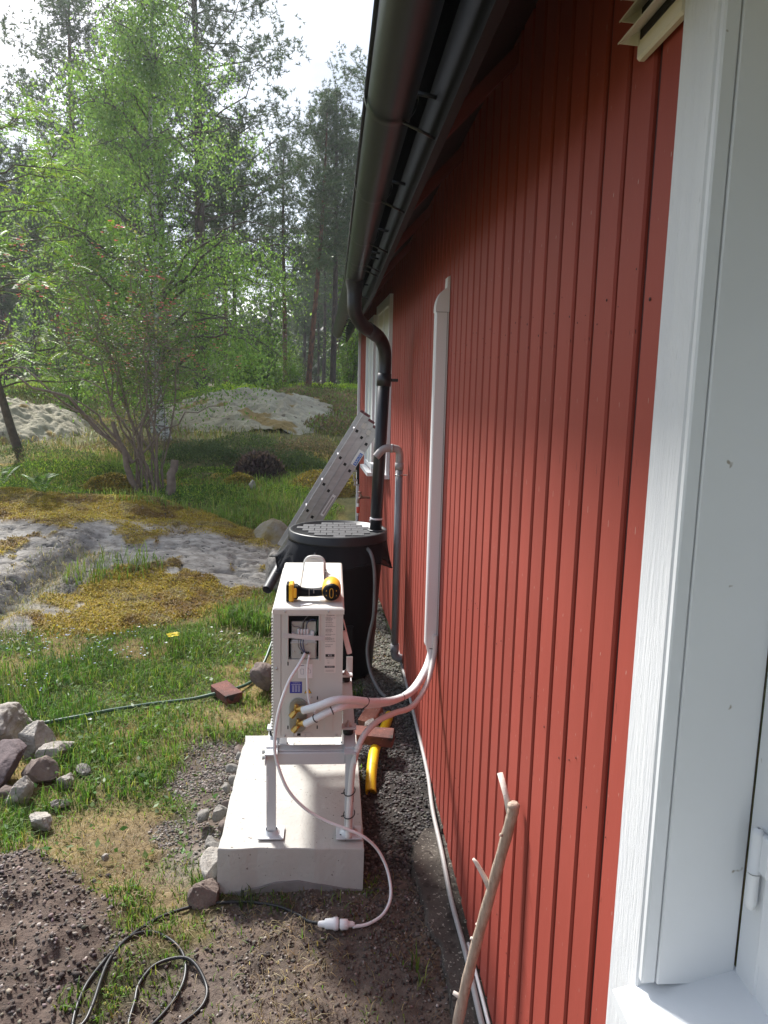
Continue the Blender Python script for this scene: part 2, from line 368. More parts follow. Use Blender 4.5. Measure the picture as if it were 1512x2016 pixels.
C = lerp(C, (.19, .14, .055), sstep(-.06, .16, fbm(x, y, 2.3, 4))*(1-sstep(8, 12, y)))
C = lerp(C, (.13, .12, .05), sstep(9, 13, y))
C = lerp(C, (.28, .20, .06), sstep(.0, .10, fbm(x, y, .55, 4))*sstep(9.5, 12, y)*(1-sstep(24, 30, y)))
C = lerp(C, (.09, .08, .045), sstep(24, 32, y))
C = lerp(C, (.19, .145, .07), .75*polymask(x, y, DRYG, .2, .2))
C = lerp(C, (.155, .115, .068), .85*polymask(x, y, STRAW, .15, .15))
C = lerp(C, (.125, .10, .082), polymask(x, y, BROWNG, .08, .14))
C = lerp(C, (.20, .18, .16), .8*polymask(x, y, BARE2, .1, .12))
C = lerp(C, (.118, .094, .079), polymask(x, y, SOIL, .07, .12))
C = lerp(C, (.12, .08, .05), .6*polymask(x, y, SOIL, .07, .12)*sstep(0, .14, fbm(x, y, 4, 4))*(1-sstep(2.5, 2.9, y)))
C = lerp(C, (.102, .078, .066), polymask(x, y, HEAP, .08, .12))
C = lerp(C, (.040, .036, .034), polymask(x, y, DARK, .06, .06)*(1-.75*sstep(5.0, 6, y)))  # gravel by the wall: wet and dirty, with shade painted in too
C *= (.62+.8*(fbm(x, y, 7, 5)+.5))[:, None]
i = (np.arange(ny-1)[:, None]*nx+np.arange(nx-1)).ravel()
Q = np.stack([i, i+1, i+nx+1, i+nx], 1)
ground = mesh_np('ground', np.stack([x, y, GZ.ravel()], 1), Q, m_ground, col=C, smooth=True, kind='structure')

# bedrock outcrop behind the lawn
def yfront(x): return np.interp(x, [-14, -6, -3, -2.5, -1.8, -1.5, -1.1, -.6, -.42, -.3], [6.6, 6.1, 6.25, 6.3, 6.35, 6.6, 7.0, 7.35, 7.9, 8.6])
def zcrest(x): return np.interp(x, [-14, -6, -4, -2.3, -1.5, -.8, -.42, -.3], [.58, .60, .64, .60, .50, .33, .19, .05])
def ycrest(x): return np.interp(x, [-14, -4, -2.3, -1.5, -.7, -.3], [10, 10, 10, 9.6, 9.2, 9.0])
def zrock(x, y):
    wx = x+.12*fbm(x, y, 1.2, 3); yf, yc = yfront(wx)+.25*fbm(x, y, 1.6, 3), ycrest(wx); s = (y-yf)/(yc-yf)
    left = sstep(-2.55, -2.95, wx+.2*fbm(x, y, 1.5, 3)-.22*(y-8))
    p = 1.8+2.0*left; h = (zcrest(wx)-zbase(wx, yc))*(1+.12*left)
    sc = np.clip(s, 0, 1); z = h*(1-(1-sc)**p)
    z = z*(1-sstep(1, 1.32, s))
    crack = np.exp(-((wx+2.72-.22*(y-8))/.13)**2)*(1-sstep(8.3, 9, y)); z = z-.13*crack*sstep(0, .2, s)
    z = z-.06*(1-left)*np.exp(-((y-7.5)/.5)**2)*sstep(-2.7, -2.4, wx)*(1-sstep(-1.2, -.8, wx))
    lay = np.abs(((z*1.0+.12*x+.3*fbm(x, y, .9, 3))*9) % 1-.5)
    z = z+sstep(.05, .3, s)*(.13*fbm(x, y, .9, 3)+.06*fbm(x, y*1.6, 2.2, 3)+.018*fbm(x*.7, y*2.6, 6, 4)-.02*sstep(.09, .03, lay)-.05*sstep(.03, 0, np.abs(fbm(x, y*1.8, 1.7, 5))))
    return zbase(x, y)+np.where(s < 0, -.08, z-.03*(1-sstep(0, .08, s)))
bx = axis([(-14, -4.5, .15), (-4.5, -.28, .026)]); by = np.concatenate([axis([(5.7, 10.2, .028), (10.2, 13, .1)])])
BX, BY = np.meshgrid(bx, by); BZ = zrock(BX, BY); x, y = BX.ravel(), BY.ravel()
SV = (y-yfront(x))/(ycrest(x)-yfront(x))
def mossm(x, y):
    s = (y-yfront(x))/(ycrest(x)-yfront(x)); n = fbm(x, y, 1.6, 5); n2 = fbm(x, y, 5, 4)
    top = sstep(.70, .80, s+.35*n+.1*n2)*sstep(-.35, -1.15, x+.3*n)
    mid = polymask(x, y, [(-2.65, 6.2), (-2.5, 7.4), (-2.0, 7.95), (-1.45, 7.95), (-.9, 7.75), (-.6, 7.5), (-.8, 7.1), (-1.5, 6.5), (-1.8, 6.2)], .06, .42, 3.2)
    low = sstep(.16, .06, s+.25*n)*sstep(-.05, .06, n2+.04)
    scat = sstep(.13, .2, n+.5*n2)*.8
    return np.clip(np.maximum.reduce([top, mid, low, scat]), 0, 1)
MM = mossm(x, y); n = fbm(x, y, 2, 5)
C = lerp(np.tile(np.array((.33, .315, .295)), (len(x), 1)), (.15, .143, .136), sstep(-.0, .18, fbm(x, y*.6, 1.1, 4)))
C = lerp(C, (.40, .385, .36), .8*sstep(.07, .2, fbm(x+9, y+4, 1.3, 5)))
C = lerp(C, (.045, .042, .038), .9*sstep(.03, .0, np.abs(fbm(x, y*1.8, 1.7, 5)))*sstep(-.1, .1, fbm(x+3, y, .8, 2)))
MC = lerp(np.tile(np.array((.32, .23, .04)), (len(x), 1)), (.19, .115, .035), sstep(0, .2, fbm(x, y, 3, 4)))
MC = lerp(MC, (.24, .185, .10), .7*sstep(.08, .2, fbm(x+5, y, 4, 4)))
C = C*(1-MM[:, None])+MC*MM[:, None]
i = (np.arange(len(by)-1)[:, None]*len(bx)+np.arange(len(bx)-1)).ravel(); nx = len(bx)
mesh_np('bedrock_outcrop', np.stack([x, y, BZ.ravel()+.035*MM*(.5+fbm(x, y, 7, 3))], 1), np.stack([i, i+1, i+nx+1, i+nx], 1), m_rock, col=C, smooth=True, kind='structure')
def zsurf(x, y):
    x, y = np.asarray(x, float), np.asarray(y, float); z = zfield(x, y)
    inn = (y > 5.7) & (y < 13) & (x < -.3) & (x > -14); return np.where(inn, np.maximum(z, zrock(x, y)), z)
def zs(x, y): return float(zsurf(np.array([x]), np.array([y]))[0])

# ------------------------------------------------------------------ the house
H = thing('house', (D, 5, 0), 'long house with red painted vertical board walls, white trim and black gutter', 'house')
PI = .132; Y0 = 1.268
b = MB(); sec = [(0, -.0545), (-.015, -.0545), (-.020, -.050), (-.020, .050), (-.015, .0545), (0, .0545)]
b.prism([(p[1], p[0]) for p in sec], (0, 0, 0), (0, 1, 0), (1, 0, 0), -3.22)
bm_ = bpy.data.meshes.new('board'); bm_.from_pydata(np.concatenate(b.v).tolist(), [], b.f); bm_.materials.append(m_red)
k = 0; yb = Y0+.5*PI; hr = random.Random(2)
while yb < 10.42:
    o = bpy.data.objects.new('board', bm_); COL.objects.link(o); o.parent = H
    xx = float(wallx(yb)); o.location = (xx+.02+hr.uniform(-.0012, .0012)-D, yb-5, .035+hr.uniform(-.006, .006))
    o.rotation_euler = (0, 0, math.atan(.042) if yb > 6 else 0); o.scale = (1, 1, 1.0); yb += PI; k += 1
b = MB(); nr_ = random.Random(8)
for j in range(68):
    yy = Y0+(j+.5)*PI
    for zz in (.42, 1.30, 2.34):
        for sg in (-1, 1):
            if nr_.random() < .8: yq, zq = yy+sg*.032+nr_.uniform(-.012, .012), zz+nr_.uniform(-.045, .045); r_ = nr_.uniform(.0015, .004); b.lathe([(r_, float(wallx(yq))-.0006), (r_*.6, float(wallx(yq))-.0016), (.0002, float(wallx(yq))-.0016)], 6, (0, yq, zq), 'x')
b.build('nail_heads', mat('nail_rust', (.07, .02, .016), (.04, .015, .012), 90, .7), H, kind='stuff')
# boards below the near window
for j in range(12):
    o = bpy.data.objects.new('board', bm_); COL.objects.link(o); o.parent = H
    o.location = (.02, Y0-.5*PI-j*PI-5, .035); o.scale = (1, 1, 1.06/3.22)
def wallprism(bld, y0, y1, x0, x1, z0, z1):
    bld.prism([(x0+float(wallx(y0))-D, y0), (x1+float(wallx(y0))-D, y0), (x1+float(wallx(y1))-D, y1), (x0+float(wallx(y1))-D, y1)], (0, 0, z0), (1, 0, 0), (0, 1, 0), z1-z0)
b = MB()
for a, c in ((1.15, 6), (6, 10.45)): wallprism(b, a, c, D+.009, D+.16, .03, 3.25)
wallprism(b, -1.6, 1.13, D+.009, D+.16, .03, 1.10); wallprism(b, -1.6, -.32, D+.0095, D+.16, 1.1, 3.25)
b.box((2.6, 10.5, 1.6), (4.3, .06, 3.2)); b.build('wall', m_redback, H)
nf, mf = 14, 190; fy = np.linspace(-.6, 3.45, mf); fl_ = np.interp(fy, [-1, 1.6, 2.2, 2.62, 2.66, 3.0, 3.12, 3.3, 3.45], [.44, .435, .43, .436, .405, .385, .375, .40, .47])+.022*fbm(fy, fy*0, 9, 4)
U_, FY = np.meshgrid(np.linspace(0, 1, nf), fy); FX = fl_[:, None]+(.585-fl_[:, None])*U_; FZ = .020+.014*fbm(FX, FY, 22, 4)+.010*fbm(FX, FY, 5, 2)-.07*(U_ == 0)-.03*sstep(3.1, 3.45, FY)
i = (np.arange(mf-1)[:, None]*nf+np.arange(nf-1)).ravel(); mesh_np('footing', np.stack([FX, FY, FZ], -1).reshape(-1, 3), np.stack([i, i+1, i+nf+1, i+nf], 1), m_footing, parent=H, smooth=True)
b = MB(); b.prism([(.56, 3.4), (.9, 3.4), (.9, 6), (.56, 6)], (0, 0, -.3), (1, 0, 0), (0, 1, 0), .32); wallprism(b, 6, 10.4, D+.012, D+.3, -.3, .03); b.build('foundation', m_footing, H)
b = MB(); xx = float(wallx(10.44)); b.box((xx-.012, 10.42, 1.6), (.035, .13, 3.15), bev=.004); b.box((xx+.04, 10.50, 1.6), (.10, .03, 3.15), bev=.004); b.build('corner_board', m_whitewood, H)
# eave, bent a little where the old roof line gives way
def ex(y): return -.015*np.maximum(0, y-5.4)
RY0, RY1 = -1.6, 10.9
def eave(bld, poly):      # sweep a section (x, z) along the eave
    ys = [RY0, 5.4, RY1]; n = len(poly); V = [(px+float(ex(yy)), yy, pz) for yy in ys for px, pz in poly]
    F = [tuple(range(n)), tuple(range(2*n, 3*n))[::-1]]+[(i*n+j, (i+1)*n+j, (i+1)*n+(j+1) % n, i*n+(j+1) % n) for i in range(2) for j in range(n)]
    bld.add(V, F)
b = MB(); eave(b, [(.262, 2.785), (.285, 2.785), (.285, 2.965), (.262, 2.965)]); b.build('fascia', m_blackpl, H)
b = MB(); eave(b, [(.13, 2.985), (.13, 3.02), (.6, 3.37), (3.2, 4.45), (3.2, 4.415), (.6, 3.335)]); b.build('roof', m_blackpl, H)
b = MB(); eave(b, [(.2855, 2.952), (.2855, 2.984), (.62, 3.33), (3.2, 4.40), (3.2, 4.37), (.63, 3.30)]); b.build('roof_boarding', m_eaveshade, H)
for yy in (-.6, .55, 1.62, 2.52, 3.5, 4.6, 5.7, 6.8, 7.9, 9.0, 10.1):
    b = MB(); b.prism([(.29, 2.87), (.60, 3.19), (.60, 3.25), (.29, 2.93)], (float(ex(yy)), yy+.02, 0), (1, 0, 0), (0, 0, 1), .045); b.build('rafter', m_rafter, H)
b = MB(); wallprism(b, 1.0, 6, D-.001, D+.1, 3.235, 3.36); wallprism(b, 6, 10.4, D-.001, D+.1, 3.235, 3.36); b.build('wall_plate', m_eaveshade, H)

# near window
W1 = MB(); W1.box((.5495, 1.185, 2.02), (.029, .116, 2.25), bev=.003); win = W1.build('window', m_whitewood, H, label='near white window whose casing and sill fill the right edge')
b = MB(); b.box((.5495, -.27, 2.02), (.029, .116, 2.25)); b.box((.5496, .457, 2.85), (.0285, 1.338, .12)); b.build('casing', m_whitewood, win)
b = MB(); b.box((.548, 1.1165, 2.0), (.0245, .016, 1.68), bev=.003); b.box((.628, 1.1145, 2.0), (.134, .018, 1.68), bev=.002); b.box((.628, -.2, 2.0), (.134, .02, 1.68)); b.box((.628, .457, 2.79), (.134, 1.29, .02)); b.build('jamb', m_white, win)
b = MB()
b.prism([(.497, 1.128), (.70, 1.186), (.70, 1.16), (.512, 1.108), (.497, 1.106)], (0, 1.135, 0), (1, 0, 0), (0, 0, 1), 1.33)
b.build('sill', m_white, win)
b = MB(); b.box((.72, 1.075, 2.0), (.05, .060, 1.64), bev=.004); b.box((.72, -.16, 2.0), (.05, .06, 1.64)); b.box((.722, .457, 1.215), (.05, 1.18, .07)); b.box((.722, .457, 2.74), (.05, 1.18, .08)); b.build('frame', m_white, win)
b = MB(); b.box((.706, 1.0, 2.0), (.036, .085, 1.50), bev=.005); b.box((.706, -.085, 2.0), (.036, .085, 1.5)); b.box((.707, .457, 1.29), (.036, 1.0, .075)); b.box((.707, .457, 2.66), (.036, 1.0, .09)); b.build('sash', m_white, win)
b = MB(); b.box((.712, .457, 2.0), (.006, 1.0, 1.4), bev=.001); b.build('pane', m_glass, win)
b = MB(); b.lathe([(.002, 1.475), (.008, 1.472), (.0095, 1.465), (.0095, 1.401), (.0105, 1.40), (.0105, 1.399)], 14, (.683, 1.062, 0)); b.lathe([(.0095, 1.397), (.0095, 1.345), (.007, 1.335), (.002, 1.333)], 14, (.683, 1.062, 0)); b.box((.690, 1.047, 1.435), (.010, .030, .066), bev=.003); b.build('hinge', m_white, win)
# far windows
def farwin(y0, y1, z0, z1, label):
    b = MB(); t = .09; px = D-.03
    wallprism(b, y0, y0+t, px, D+.02, z0, z1); wallprism(b, y1-t, y1, px, D+.02, z0, z1)
    wallprism(b, y0+t+.001, y1-t-.001, px+.001, D+.02, z1-t, z1-.001); wallprism(b, y0+t+.001, y1-t-.001, px+.001, D+.02, z0+.05, z0+t)
    w = b.build('window', m_white, H, label=label)
    b = MB(); wallprism(b, y0-.02, y1+.02, px-.045, D+.02, z0-.02, z0+.018); b.build('sill', m_white, w)
    b = MB(); wallprism(b, y0+t+.002, y1-t-.002, px+.02, D+.021, z0+t+.002, z1-t-.002); b.build('pane', m_panel, w)
    b = MB(); m = (y0+y1)/2; wallprism(b, m-.03, m+.03, px+.008, D+.022, z0+t+.003, z1-t-.003); b.build('mullion', m_white, w)
farwin(6.85, 8.02, 1.36, 2.98, 'far white window just behind the black downspout')
farwin(8.30, 9.23, 1.22, 2.93, 'farthest white window behind the top of the ladder')

# ------------------------------------------------------------------ rain gutter
G = thing('rain_gutter', (.145, 5, 2.9), 'long black half round gutter hung on hooks under the eave', 'gutter')
gc, gz, gr = .145, 2.9, .0625
ang = np.linspace(math.pi, 2*math.pi, 25)
sec = [(gc+gr*math.cos(a), gz+gr*math.sin(a)) for a in ang]+[(gc+(gr-.003)*math.cos(a), gz+(gr-.003)*math.sin(a)) for a in ang[::-1]]
def sweep(bld, sec, ys, smooth=True):
    n = len(sec); V = [(px+float(ex(yy)), yy, pz) for yy in ys for px, pz in sec]
    bld.add(V, [(i*n+j, (i+1)*n+j, (i+1)*n+(j+1) % n, i*n+(j+1) % n) for i in range(len(ys)-1) for j in range(n)], smooth)
b = MB(); sweep(b, sec, [RY0, 1.49]); b.build('trough', m_black, G)
b = MB(); sweep(b, [(x, z-.0035) for x, z in sec], [1.46, 5.4, 10.72]); b.build('trough', m_black, G)
b = MB()
for q in ([RY0, 1.49], [1.49, 5.4, 10.72]): b.tube([(gc-gr+float(ex(v)), v, gz) for v in q], .009, 10)
b.build('rim_bead', m_black, G)
b = MB()
for rr, y0, y1 in ((.0665, 1.44, 1.47),):
    s2 = [(gc+rr*math.cos(a), gz-.003+rr*math.sin(a)) for a in ang]+[(gc+(rr-.002)*math.cos(a), gz-.003+(rr-.002)*math.sin(a)) for a in ang[::-1]]; sweep(b, s2, [y0, y1])
b.build('joint_clip', m_black, G)
b = MB(); n = 25
b.add([(gc+gr*math.cos(a)+float(ex(10.72)), 10.72, gz-.0035+gr*math.sin(a)) for a in ang], [tuple(range(25))]); b.build('end_cap', m_black, G)
for yy in (.35, 1.25, 2.10, 2.95, 3.8, 4.42, 4.60, 5.75, 6.5, 7.25, 8.0, 8.75, 9.5, 10.25, 10.66):
    e = float(ex(yy)); b = MB()
    s2 = [(gc+(gr+.008)*math.cos(a), gz-.002+(gr+.008)*math.sin(a)) for a in ang]+[(gc+(gr+.001)*math.cos(a), gz-.002+(gr+.001)*math.sin(a)) for a in ang[::-1]]
    sweep(b, s2, [yy-.011, yy+.011])
    b.tube([(gc+.03+e, yy, gz-.062), (.262+e, yy, 2.80)], .0045, 6); b.tube([(gc+gr+e, yy, gz+.01), (.262+e, yy+.0, 2.90)], .006, 6)
    b.build('hook', m_blackpipe, G)

# ------------------------------------------------------------------ downspout
S = thing('downspout', (.335, 5.6, 1.1), 'black round downspout bending from the gutter into the rain barrel lid', 'downspout')
A0 = np.array((.14, 5.15, 2.86))
up_ = spl([A0, (.14, 5.15, 2.72), (.15, 5.17, 2.64), (.20, 5.26, 2.575), (.28, 5.41, 2.535)], 7)
b = MB(); b.tube(up_, .047, 20); b.build('elbow', m_blackpipe, S)
lo_ = spl([(.27, 5.39, 2.54), (.33, 5.50, 2.51), (.372, 5.575, 2.44), (.382, 5.60, 2.35), (.378, 5.60, 2.22)], 7)
b = MB(); b.tube(lo_, .047, 20); b.build('elbow', m_blackpipe, S)
b = MB(); b.tube([(.238, 5.33, 2.557), (.305, 5.455, 2.524)], .0495, 20); b.build('tape_band', mat('dull_tape', (.06, .06, .07), None, rough=.6), S)
b = MB(); b.tube([(.377, 5.6, 2.24), (.337, 5.6, 1.075)], .0455, 20); b.build('pipe', m_blackpipe, S)
b = MB(); b.tube([(.3785, 5.6, 2.262), (.3755, 5.6, 2.17)], .0525, 20); b.box((.445, 5.6, 2.215), (.07, .02, .022)); b.build('wall_clamp', m_blackpipe, S)
b = MB(); b.lathe([(.047, 2.70), (.049, 2.78), (.06, 2.835), (.063, 2.85)], 20, (.14, 5.15, 0)); b.build('outlet', m_blackpipe, S)
b = MB(); b.tube([(.341, 5.6, 1.195), (.3405, 5.6, 1.182)], .048, 20); b.tube([(.30, 5.56, 1.188), (.287, 5.55, 1.18)], .004, 6); b.build('hose_clip', m_cover, S)

# ------------------------------------------------------------------ rain barrel
BC = np.array((.055, 5.62)); LR = .372
B_ = thing('rain_barrel', (*BC, 0), 'tall black plastic rain barrel with ribbed lid and net skirt beside the wall', 'barrel')
b = MB(); b.lathe([(.02, .0), (.272, .0), (.278, .02), (.28, .05), (.31, .5), (.337, .9), (.345, 1.02), (.33, 1.05)], 48, (*BC, 0)); b.box((.02-.09+BC[0]+.11, BC[1]-.300, .26), (.16, .03, .36), bev=.01); b.build('drum', m_blackpl, B_)
b = MB(); b.lathe([(.345, 1.035), (LR+.004, 1.04), (LR, 1.05), (LR, 1.10), (LR-.008, 1.106), (LR-.03, 1.106), (LR-.036, 1.094), (0.001, 1.094)], 64, (*BC, 0)); lid = b.build('lid', mat('lid_rim', (.016, .017, .02), (.024, .025, .028), 9, .4, bump=.05, spec=.3), B_)
for r_, yy in enumerate(np.arange(-.28, .3, .088)):
    for xx in np.arange(-.36, .37, .092):
        xo = xx+(.046 if r_ % 2 else 0)
        c4 = [(xo+sx*.041, yy+sy*.039) for sx in (-1, 1) for sy in (-1, 1)]
        if max(math.hypot(*p) for p in c4) < LR-.036 and math.hypot(xo-.28, yy) > .10: b = MB(); b.box((BC[0]+xo, BC[1]+yy, 1.0965), (.087, .083, .007), bev=.003); b.build('pad', m_greypl, lid)
b = MB(); b.lathe([(.048, 1.096), (.062, 1.097), (.064, 1.102), (.05, 1.106)], 20, (.337, 5.6, 0)); b.build('inlet_collar', m_greypl, lid)
n = 160; t = np.linspace(0, 2*np.pi, n, endpoint=False); V = []; rows = 12
left = np.exp(-((np.angle(np.exp(1j*(t-R(205))))/.42)**2)); right = np.exp(-((np.angle(np.exp(1j*(t-R(350))))/.35)**2))
for r_ in range(rows+1):
    s_ = r_/rows; fold = .006*np.sin(t*17)+.008*np.sin(t*29+1)+.02*left*np.sin(t*30+5)
    rr = .366+s_*(.0+.012+fold*s_+.13*left+.03*right); zz = 1.045-s_*(.17+.025*np.sin(3*t+1)+.07*left+.04*right)
    zz = zz+.10*left*s_*(np.sin(t*11+1.2) > .55)*s_
    xx = BC[0]+rr*np.cos(t); xx = np.minimum(xx, D-.035); V.append(np.stack([xx, BC[1]+rr*np.sin(t), zz], 1))
b = MB(); b.add(np.concatenate(V), [(i*n+j, i*n+(j+1) % n, (i+1)*n+(j+1) % n, (i+1)*n+j) for i in range(rows) for j in range(n)], True); sk = b.build('net_skirt', m_net, B_)
b = MB(); b.tube(V[-1], .005, 6, closed=True); b.build('hem', m_blackpl, sk)
b = MB(); b.tube(spl([(.265, 5.325, 1.015), (.285, 5.27, .995), (.305, 5.24, .93), (.317, 5.24, .8), (.315, 5.25, .55), (.29, 5.27, .40), (.275, 5.27, .26), (.30, 5.22, .12), (.355, 5.12, .03), (.40, 5.0, .022)], 8), .0125, 10)
tag(b.build('overflow_hose', m_greyhose), 'dark grey overflow hose hanging down the front of the black barrel', 'hose')
b = MB(); b.tube(spl([(-.10, 5.32, 1.0), (-.115, 5.27, .96), (-.118, 5.27, .85), (-.11, 5.28, .7), (-.105, 5.29, .3)], 6), .009, 8)
tag(b.build('drain_tube', m_greyhose), 'thin grey tube under the net on the barrel left side', 'tube')
b = MB(); b.tube([(-.30, 5.62, .86), (-.365, 5.60, .84), (-.455, 5.35, .70)], .036, 16, caps=False); b.tube([(-.365, 5.60, .84), (-.455, 5.35, .70)], .031, 16, caps=False)
b.build('overflow_pipe', mat('dark_grey_pipe', (.05, .05, .055), (.075, .075, .08), 8, .5), B_)

# ------------------------------------------------------------------ grey vent pipe
P_ = thing('grey_drain_pipe', (.503, 5.6, .1), 'grey plastic drain pipe on the red wall ending in a hooked spout', 'pipe')
b = MB(); b.tube([(.503, 5.58, .17), (.503, 5.58, 1.60)], .0275, 18); b.build('pipe', m_pvcgrey, P_)
b = MB(); b.tube([(.503, 5.58, 1.56), (.503, 5.58, 1.612)], .0325, 18); b.tube(spl([(.503, 5.58, 1.60), (.503, 5.58, 1.675), (.49, 5.57, 1.708), (.46, 5.565, 1.72), (.425, 5.56, 1.72)], 6), .0278, 18); b.tube([(.452, 5.563, 1.72), (.435, 5.561, 1.72)], .0325, 18); b.build('elbow', mat('grey_pvc_light', (.38, .355, .345), (.33, .31, .305), 4, .45), P_)
b = MB(); b.tube(spl([(.44, 5.56, 1.72), (.40, 5.555, 1.72), (.365, 5.55, 1.70), (.325, 5.545, 1.655)], 6), .0285, 18, caps=False); b.tube(spl([(.40, 5.555, 1.72), (.365, 5.55, 1.70), (.325, 5.545, 1.655)], 6), .024, 18, caps=False); b.build('spout', MATS['grey_pvc_light'], P_)
b = MB(); b.lathe([(.0275, 1.515), (.031, 1.516), (.031, 1.526), (.0275, 1.527)], 18, (.503, 5.58, 0)); b.box((.54, 5.58, 1.521), (.05, .012, .008)); b.build('pipe_clip', m_steel, P_)
b = MB(); b.lathe([(.0275, .21), (.033, .212), (.033, .15), (.030, .145)], 18, (.503, 5.58, 0)); b.tube(spl([(.503, 5.58, .16), (.505, 5.58, .12), (.525, 5.58, .10), (.56, 5.58, .095)], 5), .031, 16); b.build('elbow', m_pvcgrey, P_)

# ------------------------------------------------------------------ white pipe duct on the wall
K = thing('pipe_duct', (D, 3.78, .85), 'tall white plastic pipe cover fixed upright on the red boards', 'pipe cover')
y0, y1, xo = 3.745, 3.825, .497
sec = [(D-.002, y0), (xo+.006, y0), (xo, y0+.006), (xo, y1-.02), (xo+.02, y1), (D-.002, y1)]
b = MB(); b.prism(sec, (0, 0, .84), (1, 0, 0), (0, 1, 0), 1.69); b.prism([(.0, 0), (.05, 0), (.03, -.045), (.01, -.045)], (xo+.006, y0+.001, .84), (1, 0, 0), (0, 0, 1), -.06); b.build('cover', m_cover, K)
b = MB(); b.box((D-.009, y0-.0012, 1.685), (.002, .002, 1.68), bev=.0005); b.build('seam', m_inkgrey, K)
b = MB(); b.prism([(0, 0), (-.066, 0)]+[(-.066*math.cos(a), .015+.10*math.sin(a)) for a in np.linspace(0, math.pi/2*.86, 12)]+[(-.012, .165), (0, .17)], (D-.001, y0-.002, 2.525), (1, 0, 0), (0, 0, 1), -(y1-y0+.002)); b.build('elbow', m_cover, K)
b = MB(); b.box((D-.034, y0-.0022, 2.524), (.064, .002, .002), bev=.0005); b.build('joint_line', m_inkgrey, K)

# ------------------------------------------------------------------ louvred wall vent
Vn = thing('wall_vent', (D, 1.36, 2.85), 'cream plastic louvred vent on the red boards beside the window casing', 'vent')
b = MB(); b.box((.550, 1.355, 2.865), (.018, .185, .245), bev=.006); b.build('plate', m_cream, Vn)
b = MB(); b.box((.5405, 1.355, 2.868), (.003, .15, .19), bev=.0005); b.build('opening', m_dark, Vn)
for i in range(5):
    z = 2.776+i*.036; b = MB(); b.prism([(.54, z+.018), (.502, z-.008), (.502, z-.011), (.54, z+.013)], (0, 1.437, 0), (1, 0, 0), (0, 0, 1), .164)
    b.prism([(.54, z+.018), (.502, z-.008), (.54, z-.01)], (0, 1.439, 0), (1, 0, 0), (0, 0, 1), .002); b.build('louvre', m_cream, Vn)

# ------------------------------------------------------------------ concrete slab
b = MB(); x0, x1, ya, yb2 = -.462, .155, 2.985, 4.04
nx_, ny_ = 26, 40; V = []
for j in range(ny_+1):
    for i in range(nx_+1): V.append((x0+(x1-x0)*i/nx_, ya+(yb2-ya)*j/ny_, 0))
V = np.array(V); V[:, 2] = .209+.007*fbm(V[:, 0], V[:, 1], 6, 4)-.012*(V[:, 0]-x0)/(x1-x0)*(V[:, 1] < 3.6)*sstep(3.6, 3.0, V[:, 1])
V[:, 0] += .022*fbm(V[:, 1]*2, V[:, 0]*0, 5, 3)*(V[:, 0] < x0+.01); V[:, 1] += .014*fbm(V[:, 0]*2, V[:, 0]*0, 4, 3)*(V[:, 1] < ya+.001)
rim = [i for i in range(nx_+1)]+[(j+1)*(nx_+1)+nx_ for j in range(ny_)]+[ny_*(nx_+1)+i for i in range(nx_-1, -1, -1)]+[j*(nx_+1) for j in range(ny_-1, 0, -1)]
F = [(j*(nx_+1)+i, j*(nx_+1)+i+1, (j+1)*(nx_+1)+i+1, (j+1)*(nx_+1)+i) for j in range(ny_) for i in range(nx_)]
low = V[rim].copy(); low[:, 2] = -.08; low[:, 0] += np.where(low[:, 0] < x0+.02, -.012, 0)
mid = V[rim].copy(); mid[:, 2] -= .004; cx_ = np.array(((x0+x1)/2, (ya+yb2)/2, 0)); mid[:, :2] += np.sign(mid[:, :2]-cx_[:2])*.003
k0 = len(V); nr = len(rim)
for j in range(nr):
    j2 = (j+1) % nr; F.append((rim[j2], rim[j], k0+j, k0+j2)); F.append((k0+j2, k0+j, k0+nr+j, k0+nr+j2))
b.add(np.concatenate([V, mid, low]), F)
tag(b.build('concrete_slab', m_concrete), 'pale cast concrete slab under the heat pump stand', 'slab')
b = MB(); b.prism([(-.475, -.06), (-.44, .0), (-.3, .02), (-.22, .045), (-.12, .05), (-.02, .032), (.07, .012), (.155, .0), (.155, -.08), (-.475, -.08)], (0, 2.987, 0), (1, 0, 0), (0, 0, 1), .012); 
tag(b.build('mortar_skirt', mat('mortar_grey', (.24, .225, .215), (.19, .18, .17), 9, .9, bump=.4)), 'thin grey mortar edge along the foot of the slab front', 'mortar')

# ------------------------------------------------------------------ heat pump stand
T_ = thing('heat_pump_stand', (-.07, 3.5, .209), 'grey painted metal stand on four legs carrying the heat pump', 'stand')
for lx, ly in ((-.246, 3.085), (.094, 3.075), (-.246, 3.90), (.094, 3.90)):
    b = MB(); sx = 1 if lx < 0 else -1
    b.prism([(-.02, -.018), (.02, -.018), (.02, .012), (.012, .02), (-.012, .02), (-.02, .012)], (lx, ly, .214), (1, 0, 0), (0, 1, 0), .41); lg = b.build('leg', m_stand, T_)
    b = MB(); b.box((lx+sx*-.0, ly+.0, .2125), (.112, .10, .006), bev=.002); b.lathe([(.042, .215), (.03, .222), (.026, .232)], 16, (lx, ly, 0)); b.build('base_plate', m_stand, lg)
    b = MB(); b.box((lx-.014*sx, ly-.0185, .43), (.006, .002, .12), bev=.0005); b.box((lx+.036*sx, ly-.02, .216), (.008, .008, .001)); b.build('slot', m_dark if lx > 0 else m_paper, lg)
    for zz in (.595, .568):
        b = MB(); b.lathe([(.009, 0), (.009, .006), (.006, .008), (.006, .018), (.001, .018)], 6, (lx-.02*sx-.018, ly-.004, zz), 'x'); b.build('bolt', m_steel, lg)
for ly in (3.075, 3.90):
    b = MB(); b.box((-.076, ly, .572), (.30, .034, .056), bev=.004); b.box((-.076, ly+.02, .604), (.34, .05, .005), bev=.001); b.build('cross_beam', m_stand, T_)
